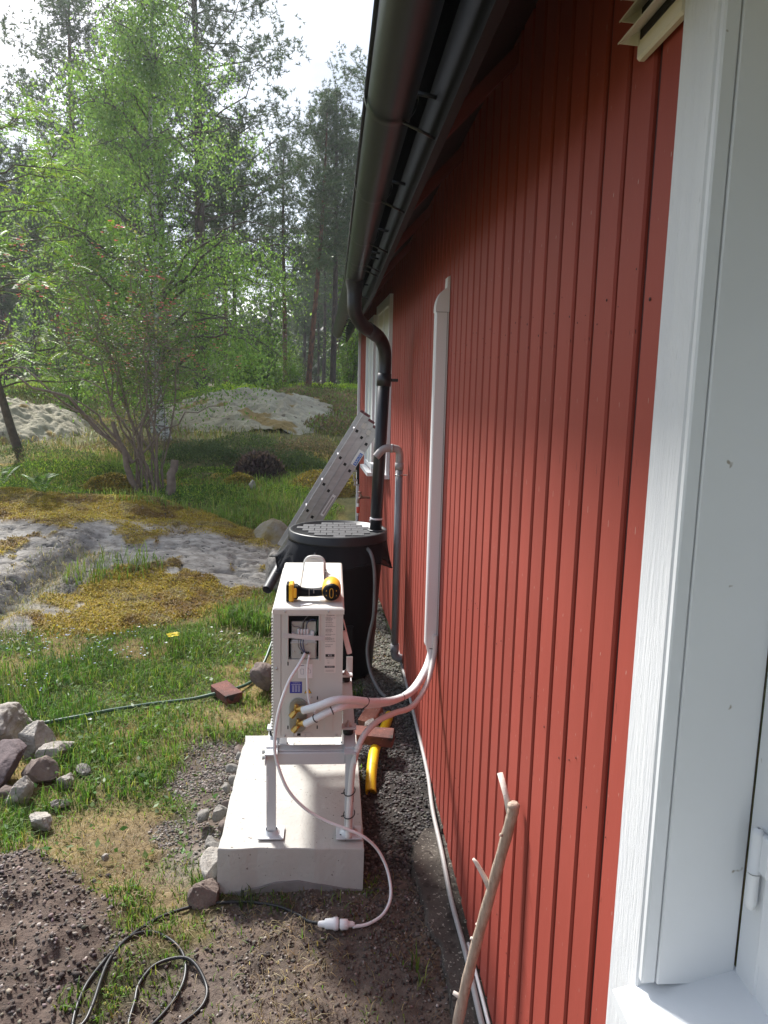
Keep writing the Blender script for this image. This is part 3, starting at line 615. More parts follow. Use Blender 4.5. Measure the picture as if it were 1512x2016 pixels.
for lx, sx in ((-.240, 1), (.092, -1)):
    b = MB(); b.box((lx, 3.49, .615), (.05, .96, .006), bev=.001); b.box((lx-.025*sx, 3.49, .593), (.005, .96, .05), bev=.001); b.build('side_rail', m_stand, T_)
for ly in (3.20, 3.82):
    b = MB(); b.box((-.074, ly, .6515), (.395, .05, .010), bev=.002); b.build('support_bar', m_stand, T_)
    for lx in (-.240, .088):
        b = MB(); b.lathe([(.021, .6185), (.024, .622), (.024, .645), (.021, .6465)], 18, (lx, ly, 0)); rb = b.build('rubber_foot', m_rubber, T_)
        b = MB(); b.lathe([(.018, .6568), (.018, .661), (.010, .662), (.010, .671), (.005, .672), (.005, .682), (.001, .683)], 12, (lx, ly, 0)); b.build('nut', m_steel, rb)
b = MB(); b.box((.11, 3.94, .665), (.035, .004, .09), bev=.001); b.build('end_tab', m_stand, T_)

# ------------------------------------------------------------------ heat pump
U = thing('heat_pump', (-.09, 3.5, .657), 'cream outdoor heat pump with its wiring hatch open', 'heat pump')
UX0, UX1, UY0, UY1, UZ0, UZ1 = -.235, .057, 3.084, 3.93, .658, 1.236
hx0, hx1, hz0, hz1 = -.173, -.046, 1.010, 1.203
b = MB(); b.box(((-.20+UX1)/2, (3.22+UY1)/2, (UZ0+1.208)/2), (UX1+.20-.004, UY1-3.22, 1.208-UZ0-.004), bev=.006); b.build('cabinet', m_unit, U)
b = MB()      # side panel with the hatch opening
xs_ = [-.2035, hx0, hx1, UX1]; zs_ = [UZ0, hz0, hz1, 1.2085]
for i in range(3):
    for j in range(3):
        if (i, j) != (1, 1): b.box(((xs_[i]+xs_[i+1])/2, UY0+.008, (zs_[j]+zs_[j+1])/2), (xs_[i+1]-xs_[i], .016, zs_[j+1]-zs_[j]), bev=.00001)
b.box((UX1-.006, (UY0+3.23)/2+.008, (UZ0+1.208)/2), (.0118, 3.23-UY0-.017, 1.207-UZ0), bev=.002); b.box((-.198, (UY0+3.23)/2+.008, (UZ0+1.208)/2), (.0108, 3.23-UY0-.017, 1.207-UZ0), bev=.002)
sp = b.build('side_panel', m_unit, U)
b = MB()
for c, d in (((hx0-.003, 0, (hz0+hz1)/2), (.006, .004, hz1-hz0+.012)), ((hx1+.003, 0, (hz0+hz1)/2), (.006, .004, hz1-hz0+.012)), (((hx0+hx1)/2, 0, hz1+.003), (hx1-hx0, .004, .006))):
    b.box((c[0], UY0-.0015, c[2]), d, bev=.0015)
b.build('hatch_rim', m_unit, sp)
b = MB(); b.prism([(-.205, UY0-.002), (-.236, UY0-.002), (-.245, UY0+.03), (-.247, UY1-.03), (-.236, UY1), (-.205, UY1)], (0, 0, UZ0), (1, 0, 0), (0, 1, 0), .5505); fp = b.build('front_panel', m_unit, U)
b = MB(); b.lathe([(.22, -.249), (.235, -.249), (.235, -.242)], 40, (0, 3.42, .93), 'x')
for rr in (.05, .09, .13, .17, .21): b.lathe([(rr, -.253), (rr+.004, -.2535), (rr+.004, -.249)], 40, (0, 3.42, .93), 'x')
b.build('fan_grille', m_unit, fp)
b = MB()
for k in range(38): b.box((-.2425, UY0+.008, 1.19-k*.0138), (.006, .012, .0055), bev=.001)
tag(b.build('side_slots', m_inkgrey, fp), kind='stuff')
b = MB(); zc = UZ1
b.add([(x, y, z) for z, q in ((1.2095, 0), (1.229, 0), (1.2345, .006), (1.236, .016)) for x, y in ((UX0-.004+q, UY0-.004+q), (UX1+.004-q, UY0-.004+q), (UX1+.004-q, UY1+.004-q), (UX0-.004+q+.0, UY1+.004-q))],
      [(i*4+j, i*4+(j+1) % 4, (i+1)*4+(j+1) % 4, (i+1)*4+j) for i in range(3) for j in range(4)]+[(12, 13, 14, 15), (3, 2, 1, 0)])
b.box((.0, 3.5, 1.2368), (.09, .6, .003), bev=.001); b.box((-.19, 3.5, 1.2366), (.06, .66, .0025), bev=.001); b.build('top_panel', m_unittop, U)
b = MB(); b.box(((hx0+hx1)/2, 3.17, (hz0+hz1)/2), (hx1-hx0+.02, .05, hz1-hz0+.02)); b.build('hatch_interior', m_dark, U)
b = MB(); b.box((-.109, 3.112, 1.128), (.105, .012, .085), bev=.003); b.box((-.109, 3.098, 1.052), (.108, .022, .085), bev=.006); b.box((-.109, 3.094, 1.082), (.11, .02, .006)); tb = b.build('terminal_plate', mat('galvanised', (.52, .51, .50), (.45, .44, .43), 40, .38, metal=.35), U)
b = MB()
for q in range(4): b.tube([(-.131+q*.0125, 3.100, 1.112), (-.131+q*.0125, 3.100, 1.132), (-.131+q*.0125, 3.103, 1.138)], .0052, 8)
b.box((-.112, 3.101, 1.106), (.075, .016, .016), bev=.002); b.box((-.073, 3.101, 1.115), (.014, .014, .03), bev=.002); b.box((-.155, 3.101, 1.112), (.012, .014, .02), bev=.002); b.build('terminal_block', m_paper, tb)
for i, (c, pts) in enumerate(((m_bluew, [(-.10, 3.10, 1.14), (-.095, 3.10, 1.165), (-.075, 3.105, 1.18), (-.055, 3.12, 1.17)]), (m_dark, [(-.112, 3.10, 1.14), (-.108, 3.10, 1.17), (-.09, 3.11, 1.19), (-.06, 3.12, 1.195)]), (m_inkgrey, [(-.118, 3.10, 1.14), (-.113, 3.10, 1.165), (-.1, 3.11, 1.185), (-.08, 3.13, 1.2)]),
                          (m_bluew, [(-.12, 3.09, 1.098), (-.122, 3.083, 1.075), (-.115, 3.08, 1.055), (-.104, 3.078, 1.04)]), (m_inkgrey, [(-.13, 3.09, 1.098), (-.131, 3.083, 1.07), (-.12, 3.08, 1.052), (-.106, 3.078, 1.04)]), (m_bluew, [(-.11, 3.09, 1.098), (-.112, 3.083, 1.08), (-.108, 3.08, 1.06), (-.102, 3.078, 1.04)]),
                          (m_hose, [(-.05, 3.10, 1.18), (-.052, 3.095, 1.14), (-.065, 3.095, 1.11), (-.07, 3.10, 1.10)]), (m_inkgrey, [(-.16, 3.10, 1.16), (-.15, 3.10, 1.15), (-.13, 3.10, 1.148), (-.12, 3.10, 1.14)]))):
    b = MB(); b.tube(spl(pts, 5), .0022, 6); b.build('wire', c, tb)
b = MB(); b.box((-.103, 3.083, 1.040), (.036, .008, .009), bev=.002); b.build('cable_clamp', m_ink, tb)
for q in ((-.122, 1.04), (-.084, 1.04), (-.15, 1.045), (-.06, 1.052), (-.097, 1.078)):
    b = MB(); b.lathe([(.0045, 3.0865), (.004, 3.083), (.001, 3.082)], 10, (q[0], 0, q[1]), 'y'); b.build('screw', m_steel, tb)
b = MB(); b.add([(-.197, 3.0795, 1.106), (-.15, 3.0785, 1.107), (-.10, 3.077, 1.099), (-.02, 3.079, 1.095), (-.02, 3.079, 1.115), (-.10, 3.077, 1.119), (-.15, 3.0785, 1.125), (-.197, 3.0795, 1.128)], [(0, 1, 6, 7), (1, 2, 5, 6), (2, 3, 4, 5)], True); b.build('tape_strip', m_tape, U)
u_, v_ = (1, 0, 0), (0, 0, 1); YF = UY0-.0006
def sheet(bld, x0, x1, z0, z1, l=0): bld.add([(x0, YF-l, z0), (x1, YF-l, z0), (x1, YF-l, z1), (x0, YF-l, z1)], [(0, 1, 2, 3)])
b = MB(); sheet(b, -.020, .027, .951, 1.213); rl = b.build('rating_label', mat('label_beige', (.70, .645, .60), None, rough=.5), U)
b = MB(); rr = random.Random(4); z = 1.196
while z > 1.062:
    if rr.random() < .82:
        w = rr.uniform(.018, .040); x = -.0175
        while x < -.0175+w: q = rr.uniform(.003, .008); sheet(b, x, min(x+q, .024), z, z+.0019, .0006); x += q+.0014
    z -= rr.choice((.0036, .0036, .0036, .0065))
for z in (1.018, 1.013, .962, .957): sheet(b, -.016, .02, z, z+.0016, .0006)
tag(b.build('small_print', m_inkgrey, rl), kind='stuff')
V, F = text_mb('Panasonic', .0085, (.0035, YF-.0006, 1.205), u_, v_); b = MB().add(V, F)
for zz, s_ in ((1.004, '! i'), (.996, '-o-')): b.add(*text_mb(s_, .009, (-.004, YF-.0006, zz), u_, v_))
b.build('lettering', m_ink, rl)
b = MB(); sheet(b, -.0165, .022, 1.022, 1.034, .0006); sheet(b, -.019, .023, .973, .982, .0006); b.build('black_bars', m_ink, rl)
b = MB().add(*text_mb('R32', .0105, (.0028, YF-.0012, 1.028), u_, v_)); b.add(*text_mb('! WARNING', .0062, (.002, YF-.0012, .9775), u_, v_)); b.build('bar_lettering', m_paper, rl)
b = MB(); sheet(b, -.132, -.071, .927, .990); pp = b.build('wiring_diagram', m_paper, U)
b = MB(); sheet(b, -.128, -.106, .983, .9855, .0006); sheet(b, -.095, -.085, .970, .972, .0006)
for x0_, x1_, z0_, z1_ in ((-.121, -.109, .945, .968), (-.094, -.079, .950, .964)):
    for q in ((x0_, x1_, z0_, z0_+.001), (x0_, x1_, z1_, z1_+.001), (x0_, x0_+.001, z0_, z1_), (x1_, x1_+.001, z0_, z1_)): sheet(b, *q, .0006)
b.build('diagram_lines', m_bluew, pp)
b = MB(); sheet(b, -.167, -.115, .860, .912); bl = b.build('blue_label', m_blue, U)
b = MB()
for r_ in range(7):
    for c in range(3): sheet(b, -.157+c*.0125, -.148+c*.0125, .867+r_*.0042, .8688+r_*.0042, .0006)
sheet(b, -.160, -.121, .8975, .8995, .0006); b.add(*text_mb('! WARNING', .0062, (-.140, YF-.0006, .9065), u_, v_)); b.build('blue_label_print', mat('print_white', (.62, .62, .75), None, rough=.5), bl)
b = MB()
def tri(s, l): b.add([(-.0895-s, YF-l, .860+.008-s*.58), (-.0895+s, YF-l, .868-s*.58), (-.0895, YF-l, .868+s*1.15)], [(0, 1, 2)])
tri(.0165, 0); wt = b.build('warning_triangle', m_ink, U)
b = MB(); tri(.0138, .0006); b.build('triangle_face', m_warn, wt)
b = MB(); b.add([(-.0895+p[0]*.001, YF-.0012, .8625+p[1]*.001) for p in ((-3.5, 0), (3.5, 0), (4, 3), (2.5, 6), (1.5, 4.5), (.3, 10), (-2.4, 6.5), (-2.8, 4.4), (-4, 3))], [tuple(range(9))]); b.build('flame_sign', m_ink, wt)
b = MB()
for q in range(2): pass
a_ = np.linspace(0, math.pi, 10); st = [(-.131+.037*math.cos(t), .803+.037*math.sin(t)) for t in a_]+[(-.131+.037*math.cos(t), .722+.037*math.sin(t)) for t in a_+math.pi]
b.prism([(p[0], p[1]) for p in st], (0, UY0+.001, 0), u_, v_, .012); b.prism([(-.131+(p[0]+.131)*.82, .7625+(p[1]-.7625)*.9) for p in st], (0, UY0-.0105, 0), u_, v_, .003); vp = b.build('valve_plate', mat('valve_zinc', (.42, .43, .42), (.32, .33, .32), 8, .35, metal=.7), U)
for vx, vz, tx, tz in ((-.135, .803, .5, .18), (-.126, .737, .55, .3)):
    b = MB(); p = np.array((vx, 3.045, vz)); d_ = np.array((.8, -.25, tz)); d_ /= np.linalg.norm(d_)
    b.tube([p+(0, .035, 0), p], .013, 12); b.tube([p-d_*.004, p+d_*.026], .0115, 12); b.tube([p+d_*.016, p+d_*.034], .0145, 6, smooth=False)
    b.tube([p+(0, 0, -.004), p+(-.018, -.006, -.022)], .0095, 10); b.tube([p+(-.010, -.004, -.012), p+(-.026, -.008, -.030)], .0125, 6, smooth=False); b.tube([p, p+(-.005, -.004, .026)], .006, 8); b.build('valve', m_brass, vp)
for q in ((-.186, 1.222, .0045), (-.005, 1.222, .0045), (-.222, .972, .006), (-.188, .668, .0045), (.034, .671, .0045), (-.075, .845, .004), (-.15, .672, .003), (-.1, .672, .003)):
    b = MB(); b.lathe([(q[2], UY0-.004), (q[2]*.8, UY0-.007), (.0005, UY0-.0075)], 10, (q[0], 0, q[1]), 'y'); b.build('screw', m_steel, U)
for q in ((-.1745, .992), (-.1745, .908), (-.1745, .705), (-.049, .838), (-.049, .705)):
    b = MB(); sheet(b, q[0]-.0025, q[0]+.0025, q[1]-.008, q[1]+.008, .0004); b.build('slot', m_dark, U)
b = MB(); sheet(b, -.135, -.12, .667, .679, .0034); b.build('slot', m_dark, U)
b = MB(); b.box((.0, UY0-.0015, .735), (.038, .002, .10), bev=.001); b.box((.0, UY0-.0022, .735), (.034, .002, .096), bev=.001); b.build('knock_out_plate', m_unit, U); b = MB(); b.box((-.112, UY0-.002, .672), (.075, .003, .016), bev=.001); b.build('lower_strip', m_unit, U)
b = MB(); b.box((.075, 3.16, 1.06), (.022, .02, .105), rot_ := rotm('Y', R(-14)), bev=.003); b.tube([(.058, 3.16, 1.165), (.062, 3.16, 1.15), (.072, 3.16, 1.11)], .003, 6); b.build('sensor_holder', m_cover, U)

# service cover lying on top
Cv = thing('service_cover', (-.08, 3.5, 1.2385), 'cream plastic hatch cover lying on top of the heat pump', 'cover')
pr = [(3.305, 0), (3.315, .012), (3.50, .040), (3.54, .052), (3.60, .056), (3.68, .056), (3.70, 0)]
b = MB(); n = len(pr)
for side in (0,):
    V = [(x0+(-.079)-0*(x0), y, 1.239+z) for x0, sc in ((-.052, 1), (.052, 1)) for y, z in pr]
    V = [(-.079+(-.054 if k < n else .054)*(1-.16*pr[k % n][1]/.056), pr[k % n][0], 1.239+pr[k % n][1]) for k in range(2*n)]
    b.add(V, [tuple(range(n)), tuple(range(n, 2*n))[::-1]]+[(j, n+j, n+(j+1) % n, (j+1) % n) for j in range(n)])
b.build('shell', m_cover if False else m_unittop, Cv)
b = MB(); b.box((-.079, 3.50, 1.2415), (.132, .40, .005), bev=.002); b.box((-.139, 3.50, 1.247), (.004, .40, .016), bev=.001); b.box((-.019, 3.50, 1.247), (.004, .40, .016), bev=.001); b.build('flange', m_unittop, Cv)
b = MB(); b.tube(spl([(-.128, 3.70, 1.245), (-.124, 3.71, 1.29), (-.108, 3.715, 1.309), (-.079, 3.718, 1.313), (-.050, 3.715, 1.309), (-.034, 3.71, 1.29), (-.030, 3.70, 1.245)], 5), .010, 10); b.box((-.079, 3.712, 1.275), (.085, .012, .06), bev=.004); b.build('handle_lip', m_unit, Cv)

# cordless drill lying on its side
Dr = thing('cordless_drill', (-.07, 3.2, 1.239), 'yellow and black cordless drill lying on top of the heat pump', 'drill')
b = MB(); b.box((-.182, 3.20, 1.276), (.012, .072, .074), bev=.006); b.box((-.148, 3.20, 1.276), (.022, .060, .058), bev=.008); bt = b.build('battery_base', m_blackpl, Dr)
b = MB(); b.box((-.166, 3.20, 1.277), (.022, .076, .077), bev=.009); b.box((-.151, 3.175, 1.277), (.016, .02, .045), bev=.004); b.build('battery_pack', m_tool, Dr)
b = MB(); b.tube(spl([(-.145, 3.20, 1.278), (-.12, 3.20, 1.274), (-.085, 3.20, 1.272), (-.05, 3.20, 1.274), (-.02, 3.205, 1.278), (.0, 3.21, 1.28)], 5), np.interp(np.arange(26), [0, 4, 10, 16, 21, 25], [.030, .021, .0185, .019, .022, .028]), 14); b.build('handle', m_blackpl, Dr)
b = MB(); b.lathe([(.036, 3.176), (.0415, 3.185), (.042, 3.25), (.040, 3.29), (.03, 3.31)], 24, (.006, 0, 1.281), 'y'); b.build('motor_housing', m_tool, Dr)
b = MB(); b.lathe([(.001, 3.158), (.022, 3.159), (.032, 3.164), (.0385, 3.176), (.0395, 3.186)], 24, (.006, 0, 1.2795), 'y'); ec = b.build('end_cap', m_blackpl, Dr)
b = MB(); b.tube([(.006+.0075*math.cos(t), 3.158, 1.2795+.021*np.sign(math.sin(t))*abs(math.sin(t))**.6) for t in np.linspace(0, 2*np.pi, 16, endpoint=False)], .0012, 5, closed=True)
for s_ in (-1, 1): b.box((.006+s_*.021, 3.1605, 1.2795), (.003, .002, .026), bev=.0005)
b.build('vent_marks', m_tool, ec)
b = MB(); b.box((-.07, 3.182, 1.283), (.004, .002, .02), bev=.0004); b.box((-.05, 3.1815, 1.2895), (.036, .002, .002), bev=.0004); b.box((-.09, 3.182, 1.276), (.003, .002, .028), bev=.0004); b.build('grip_lines', m_inkgrey, Dr)
b = MB(); b.lathe([(.03, 3.31), (.024, 3.32), (.022, 3.36), (.01, 3.37), (.001, 3.37)], 18, (.006, 0, 1.281), 'y'); b.build('chuck', m_steel, Dr)
b = MB(); b.box((-.10, 3.13, 1.2392), (.05, .02, .0012), rotm('Z', .4), bev=.0003); b.build('paper_scrap', m_paper); tag(bpy.data.objects['paper_scrap'], 'small curled paper scrap in front of the drill', 'scrap')

# ------------------------------------------------------------------ pipes and cables
L_ = thing('refrigerant_pipes', (.2, 3.3, .75), 'pair of white foam sleeved pipes curving from brass valves to the wall duct', 'pipes')
pa = spl([(-.108, 3.015, .812), (-.05, 2.985, .842), (.02, 2.985, .868), (.09, 3.03, .852), (.2, 3.15, .79), (.31, 3.31, .732), (.41, 3.50, .695), (.485, 3.66, .722), (.522, 3.745, .775), (.530, 3.77, .87)], 9)
pb = spl([(-.098, 3.015, .752), (-.05, 2.99, .79), (.0, 2.985, .818), (.06, 3.01, .832), (.12, 3.085, .805), (.2, 3.185, .762), (.31, 3.345, .712), (.41, 3.535, .688), (.49, 3.70, .722), (.53, 3.785, .79), (.534, 3.80, .87)], 9)
for p_, r_ in ((pa, .0165), (pb, .0155)):
    b = MB(); b.tube(p_, r_, 14); b.build('insulated_pipe', m_foam, L_)
def ring(p, t, r, m, par, sq=1.):
    t = np.array(t)/np.linalg.norm(t); a = np.cross(t, (0, 0, 1.)); a /= np.linalg.norm(a); w = np.cross(a, t)
    q = [np.array(p)+r*(math.cos(s)*a+sq*math.sin(s)*w) for s in np.linspace(0, 2*np.pi, 18, endpoint=False)]
    b = MB(); b.tube(q, .0022, 6, closed=True); return b.build('zip_tie', m, par)
i1 = 21; ring(pb[8], pb[9]-pb[7], .0165, m_rubber, L_); ring(pb[20], pb[21]-pb[19], .0165, m_rubber, L_)
for k in (33, 48, 76):
    j = int(np.argmin(np.linalg.norm(pb-pa[k], axis=1))); c_ = (pa[k]+pb[j])/2; a_ = pb[j]-pa[k]; dd_ = np.linalg.norm(a_); a_ /= dd_; t_ = pa[k+1]-pa[k-1]; w_ = np.cross(t_/np.linalg.norm(t_), a_); w_ /= np.linalg.norm(w_)
    b = MB(); b.tube([c_+a_*(dd_/2+.0178)*math.cos(q)+w_*.0185*math.sin(q) for q in np.linspace(0, 2*np.pi, 22, endpoint=False)], .0022, 6, closed=True); b.build('zip_tie', m_rubber, L_)
pc = spl([(.548, 3.735, .90), (.540, 3.715, .79), (.49, 3.60, .685), (.40, 3.41, .655), (.30, 3.27, .682), (.22, 3.17, .692), (.160, 3.09, .672), (.128, 3.045, .63), (.108, 3.032, .56), (.100, 3.03, .48), (.094, 3.028, .36), (.091, 3.025, .222)], 22)
b = MB(); n_ = len(pc); b.tube(pc, .0132+.0012*np.sin(np.arange(n_)*math.pi), 12); cc = thing('flexible_conduit', (.1, 3.03, .2), 'ribbed white conduit strapped to the stand leg and running up to the duct', 'conduit')
b = MB(); rr_ = np.where(np.arange(n_) % 2 == 0, .0140, .0118); b.tube(pc, rr_, 12); b.build('hose', m_corr, cc)
for zz in (.425, .315):
    k = int(np.argmin(np.abs(pc[:, 2]-zz)+10*(pc[:, 0] > .13))); b = MB(); b.tube([(.0935+.0245*math.cos(t), 3.051+.0405*math.sin(t), pc[k][2]+.006*math.cos(t)) for t in np.linspace(0, 2*np.pi, 22, endpoint=False)], .0024, 6, closed=True); b.tube([(.072, 3.03, pc[k][2]+.004), (.058, 3.018, pc[k][2]+.008)], .0024, 6); b.build('zip_tie', m_rubber, cc)
b = MB(); k = int(np.argmin(np.abs(pc[:, 2]-.63)+10*(pc[:, 0] > .2))); b.tube(pc[k-3:k+4], .0152, 12); b.build('joint_sleeve', m_corr, cc)

wc = thing('power_cable', (.1, 2.8, .02), 'white power cable looping from the heat pump to a white plug on the soil', 'cable')
b = MB(); b.tube(spl([(-.103, 3.072, 1.040), (-.125, 3.03, 1.01), (-.168, 2.99, .945), (-.207, 2.97, .825), (-.222, 2.955, .70), (-.212, 2.95, .616), (-.168, 2.94, .50), (-.096, 2.94, .412), (-.01, 2.94, .355), (.075, 2.93, .322), (.15, 2.93, .285), (.215, 2.945, .21), (.258, 2.93, .12), (.268, 2.87, .05), (.235, 2.80, .022), (.17, 2.745, .018), (.105, 2.722, .024)], 7), .0066, 8); b.build('cord', m_cover, wc)
b = MB(); y_, z_ = 2.727, .032
b.lathe([(.006, .112), (.011, .104), (.0125, .088), (.020, .084), (.021, .056), (.016, .052)], 16, (0, y_, z_), 'x'); b.build('plug', m_cover, wc)
b = MB(); b.tube(spl([(-.085, 3.072, 1.035), (-.092, 3.058, .99), (-.092, 3.052, .92), (-.088, 3.048, .86), (-.075, 3.042, .81), (-.055, 3.036, .79)], 7), .0048, 8); tag(b.build('signal_cable', m_cover), 'short white cable hanging from the hatch down behind the pipes', 'cable')
ec_ = thing('extension_cord', (-.5, 2.6, 0), 'black extension cord coiled on the soil and ending in a white socket', 'cord')
b = MB(); pts = [(-.035, 2.738, .028), (-.075, 2.77, .018), (-.115, 2.82, .012), (-.176, 2.869, .012), (-.26, 2.905, .012), (-.350, 2.923, .012), (-.45, 2.915, .012), (-.537, 2.904, .012), (-.683, 2.812, .012), (-.777, 2.635, .012), (-.831, 2.441, .012), (-.836, 2.319, .012), (-.82, 2.22, .012), (-.79, 2.24, .02), (-.784, 2.317, .026), (-.795, 2.534, .014), (-.752, 2.687, .012), (-.664, 2.725, .012), (-.561, 2.653, .012), (-.522, 2.548, .012), (-.535, 2.429, .012), (-.588, 2.308, .012), (-.64, 2.25, .012), (-.665, 2.30, .012), (-.668, 2.388, .012), (-.672, 2.481, .012), (-.631, 2.577, .012), (-.522, 2.60, .024), (-.439, 2.495, .012), (-.433, 2.401, .012), (-.502, 2.305, .012), (-.56, 2.22, .012)]
pts = spl(pts, 7); zz = zsurf(pts[:, 0], pts[:, 1]); zz = np.convolve(np.pad(zz, 6, 'edge'), np.ones(13)/13, 'valid'); pts[:, 2] = np.maximum(zz+pts[:, 2]-.004, zsurf(pts[:, 0], pts[:, 1])-.002)
b.tube(pts, .0066, 8); b.build('cord', mat('black_cable', (.02, .02, .021), None, rough=.4), ec_)
b = MB(); b.lathe([(.007, -.035), (.012, -.028), (.013, -.008), (.019, -.006), (.0215, .026), (.025, .03), (.025, .044), (.021, .048)], 16, (0, 2.733, .032), 'x'); b.build('socket', m_cover, ec_)
gh = spl([(-2.1, 4.45), (-1.606, 4.668), (-1.187, 4.918), (-.9, 5.03), (-.74, 5.10), (-.597, 5.262), (-.50, 5.55), (-.44, 5.85), (-.36, 6.05)], 10)
gh = np.column_stack([gh, zsurf(gh[:, 0], gh[:, 1])+.030+.012*np.sin(np.arange(len(gh))*.2)]); gh[gh[:, 1] > 5.35, 2] += (gh[gh[:, 1] > 5.35, 1]-5.35)*.25
b = MB(); b.tube(gh, .0115, 10); tag(b.build('garden_hose', m_hose), 'dark green garden hose lying in the grass under a red brick', 'hose')
cp = np.array([(.555, 6.2), (.558, 5.2), (.556, 4.4), (.553, 3.9), (.535, 3.55), (.530, 3.2), (.522, 2.85), (.530, 2.53), (.528, 2.26), (.53, 1.8), (.53, 1.0)]); cz = np.interp(cp[:, 1], [1, 3.3, 3.6, 4.2, 6.2], [.037, .037, .03, .05, .06])
b = MB(); b.tube(spl(np.column_stack([cp, cz]), 6), .0105, 10); tag(b.build('wall_conduit', mat('conduit_grey', (.40, .385, .375), (.33, .32, .31), 7, .5)), 'grey cable conduit lying along the foot of the red wall', 'conduit')
b = MB(); b.tube(spl([(.549, 2.6, .034), (.551, 2.3, .036), (.552, 1.9, .036), (.552, 1.0, .036)], 5), .007, 8); tag(b.build('wall_cable', m_cover), 'thin white cable beside the conduit behind the leaning stick', 'cable')

# yellow drain pipe, bricks
yp = spl([(.232, 3.80, -.012), (.236, 3.88, .015), (.25, 4.0, .05), (.27, 4.15, .055), (.31, 4.35, .03), (.345, 4.5, .012), (.39, 4.68, .010), (.408, 4.82, -.03)], 14)
b = MB(); b.tube(yp, np.where((np.arange(len(yp)) < 26) & (np.arange(len(yp)) % 2 == 0), .0285, .0305), 16, caps=False); b.tube(yp[:12], .026, 14, caps=False)
tag(b.build('yellow_drain_pipe', m_yellow), 'short yellow drainage pipe poking out of gravel under a brick', 'pipe')
def brick(name, c, rz, m, label, ry=0, rx=0, size=(.25, .12, .062)):
    b = MB(); b.box((0, 0, 0), size, bev=.004)
    for q in b.v: q += .003*np.random.default_rng(len(label)).normal(size=q.shape)
    o = b.build(name, m); o.location = c; o.rotation_euler = (rx, ry, rz); return tag(o, label, 'brick', 'loose red bricks')
brick('brick', (.262, 4.235, .105), R(-9), m_brick, 'whole red brick lying across the yellow drain pipe', rx=R(3), ry=R(2))
brick('brick', (-.712, 5.06, zs(-.71, 5.06)+.05), R(-57), m_brick, 'dark red brick in the grass holding down the green hose', rx=R(4))
def stone(name, c, s, seed, m, label=None, cat=None, group=None, rz=0, tilt=0, sub=2, ang=.35):
    import bmesh
    bm = bmesh.new(); big = max(s) > .05; bmesh.ops.create_icosphere(bm, subdivisions=5 if big else 3, radius=1); r_ = np.random.default_rng(seed)
    V = np.array([v.co[:] for v in bm.verts]); F = [tuple(v.index for v in f.verts) for f in bm.faces]; bm.free()
    for _ in range(11):          # cut flat facets
        nrm = r_.normal(size=3); nrm /= np.linalg.norm(nrm); d = V@nrm; lim = r_.uniform(.5, .88); V = V-np.outer(np.maximum(0, d-lim)*(1-ang*.1), nrm)
    q = lambda f, o=4: fbm(V[:, 0]*1.1+V[:, 2]*.8+seed, V[:, 1]-V[:, 2]*1.2-seed, f, o)
    V = V*(1+.30*q(1.1)+.16*q(3.2)+(.10*q(9) if big else 0)-(.05*sstep(.04, 0, np.abs(q(1.9, 3))) if big else 0))[:, None]
    V = V*np.array(s); V = V@rotm('X', tilt).T@rotm('Z', rz).T
    b = MB(); b.add(V+np.array(c), F, True); o = b.build(name, m); return tag(o, label, cat, group)
brick('brick', (.27, 4.62, .055), R(58), m_brick2, 'broken orange brick piece behind the whole brick by the yellow pipe', ry=R(-25), size=(.15, .11, .062))
stone('mortar_lump', (.265, 4.47, .05), (.058, .045, .06), 4, m_mortar, 'grey lump of old mortar between the two bricks by the wall', 'rubble', rz=.3, ang=.9)
stone('stone', (.335, 4.66, .04), (.05, .07, .07), 14, m_stone_grey, 'dark grey stone standing beside the broken orange brick', 'stone', rz=.3, ang=.9)
stone('stone', (-.47, 5.17, .09), (.11, .10, .12), 5, m_stone_brown, 'brown stone half hidden behind the left side of the heat pump', 'stone', sub=3)
stone('stone', (-.51, 2.94, .03), (.075, .055, .07), 18, m_stone_brown, 'blocky brown stone at the near left corner of the slab', 'stone', sub=3, ang=.1, rz=.5)
stone('stone', (-.505, 3.10, .05), (.06, .11, .075), 9, m_stone_pale, 'pale mortar crusted stone against the near left slab side', 'stone', sub=3)
stone('stone', (-.62, 3.52, .03), (.036, .058, .036), 10, m_stone_grey, 'single oval cobble lying just left of the cobble row', 'stone', rz=-.5, sub=3)
for i, (yy, sz) in enumerate(((4.10, .05), (4.0, .034), (3.93, .036), (3.85, .03), (3.77, .034), (3.68, .034), (3.60, .038), (3.52, .045), (3.43, .04), (3.35, .034), (3.27, .045), (3.20, .035))):
    stone('cobble', (-.505+.018*math.sin(i*2.3)-.012*(i > 5), yy, .075+.035*math.sin(i*1.7)), (sz*.8, sz*1.15, sz*.9), 30+i, m_stone_grey if i % 3 else m_stone_brown, ('first', 'second', 'third', 'fourth', 'fifth', 'sixth', 'seventh', 'eighth', 'ninth', 'tenth', 'eleventh', 'twelfth')[i]+' cobble from the far end of the row against the slab left side', 'stone', 'cobbles along the slab edge', rz=i*.7, sub=3)
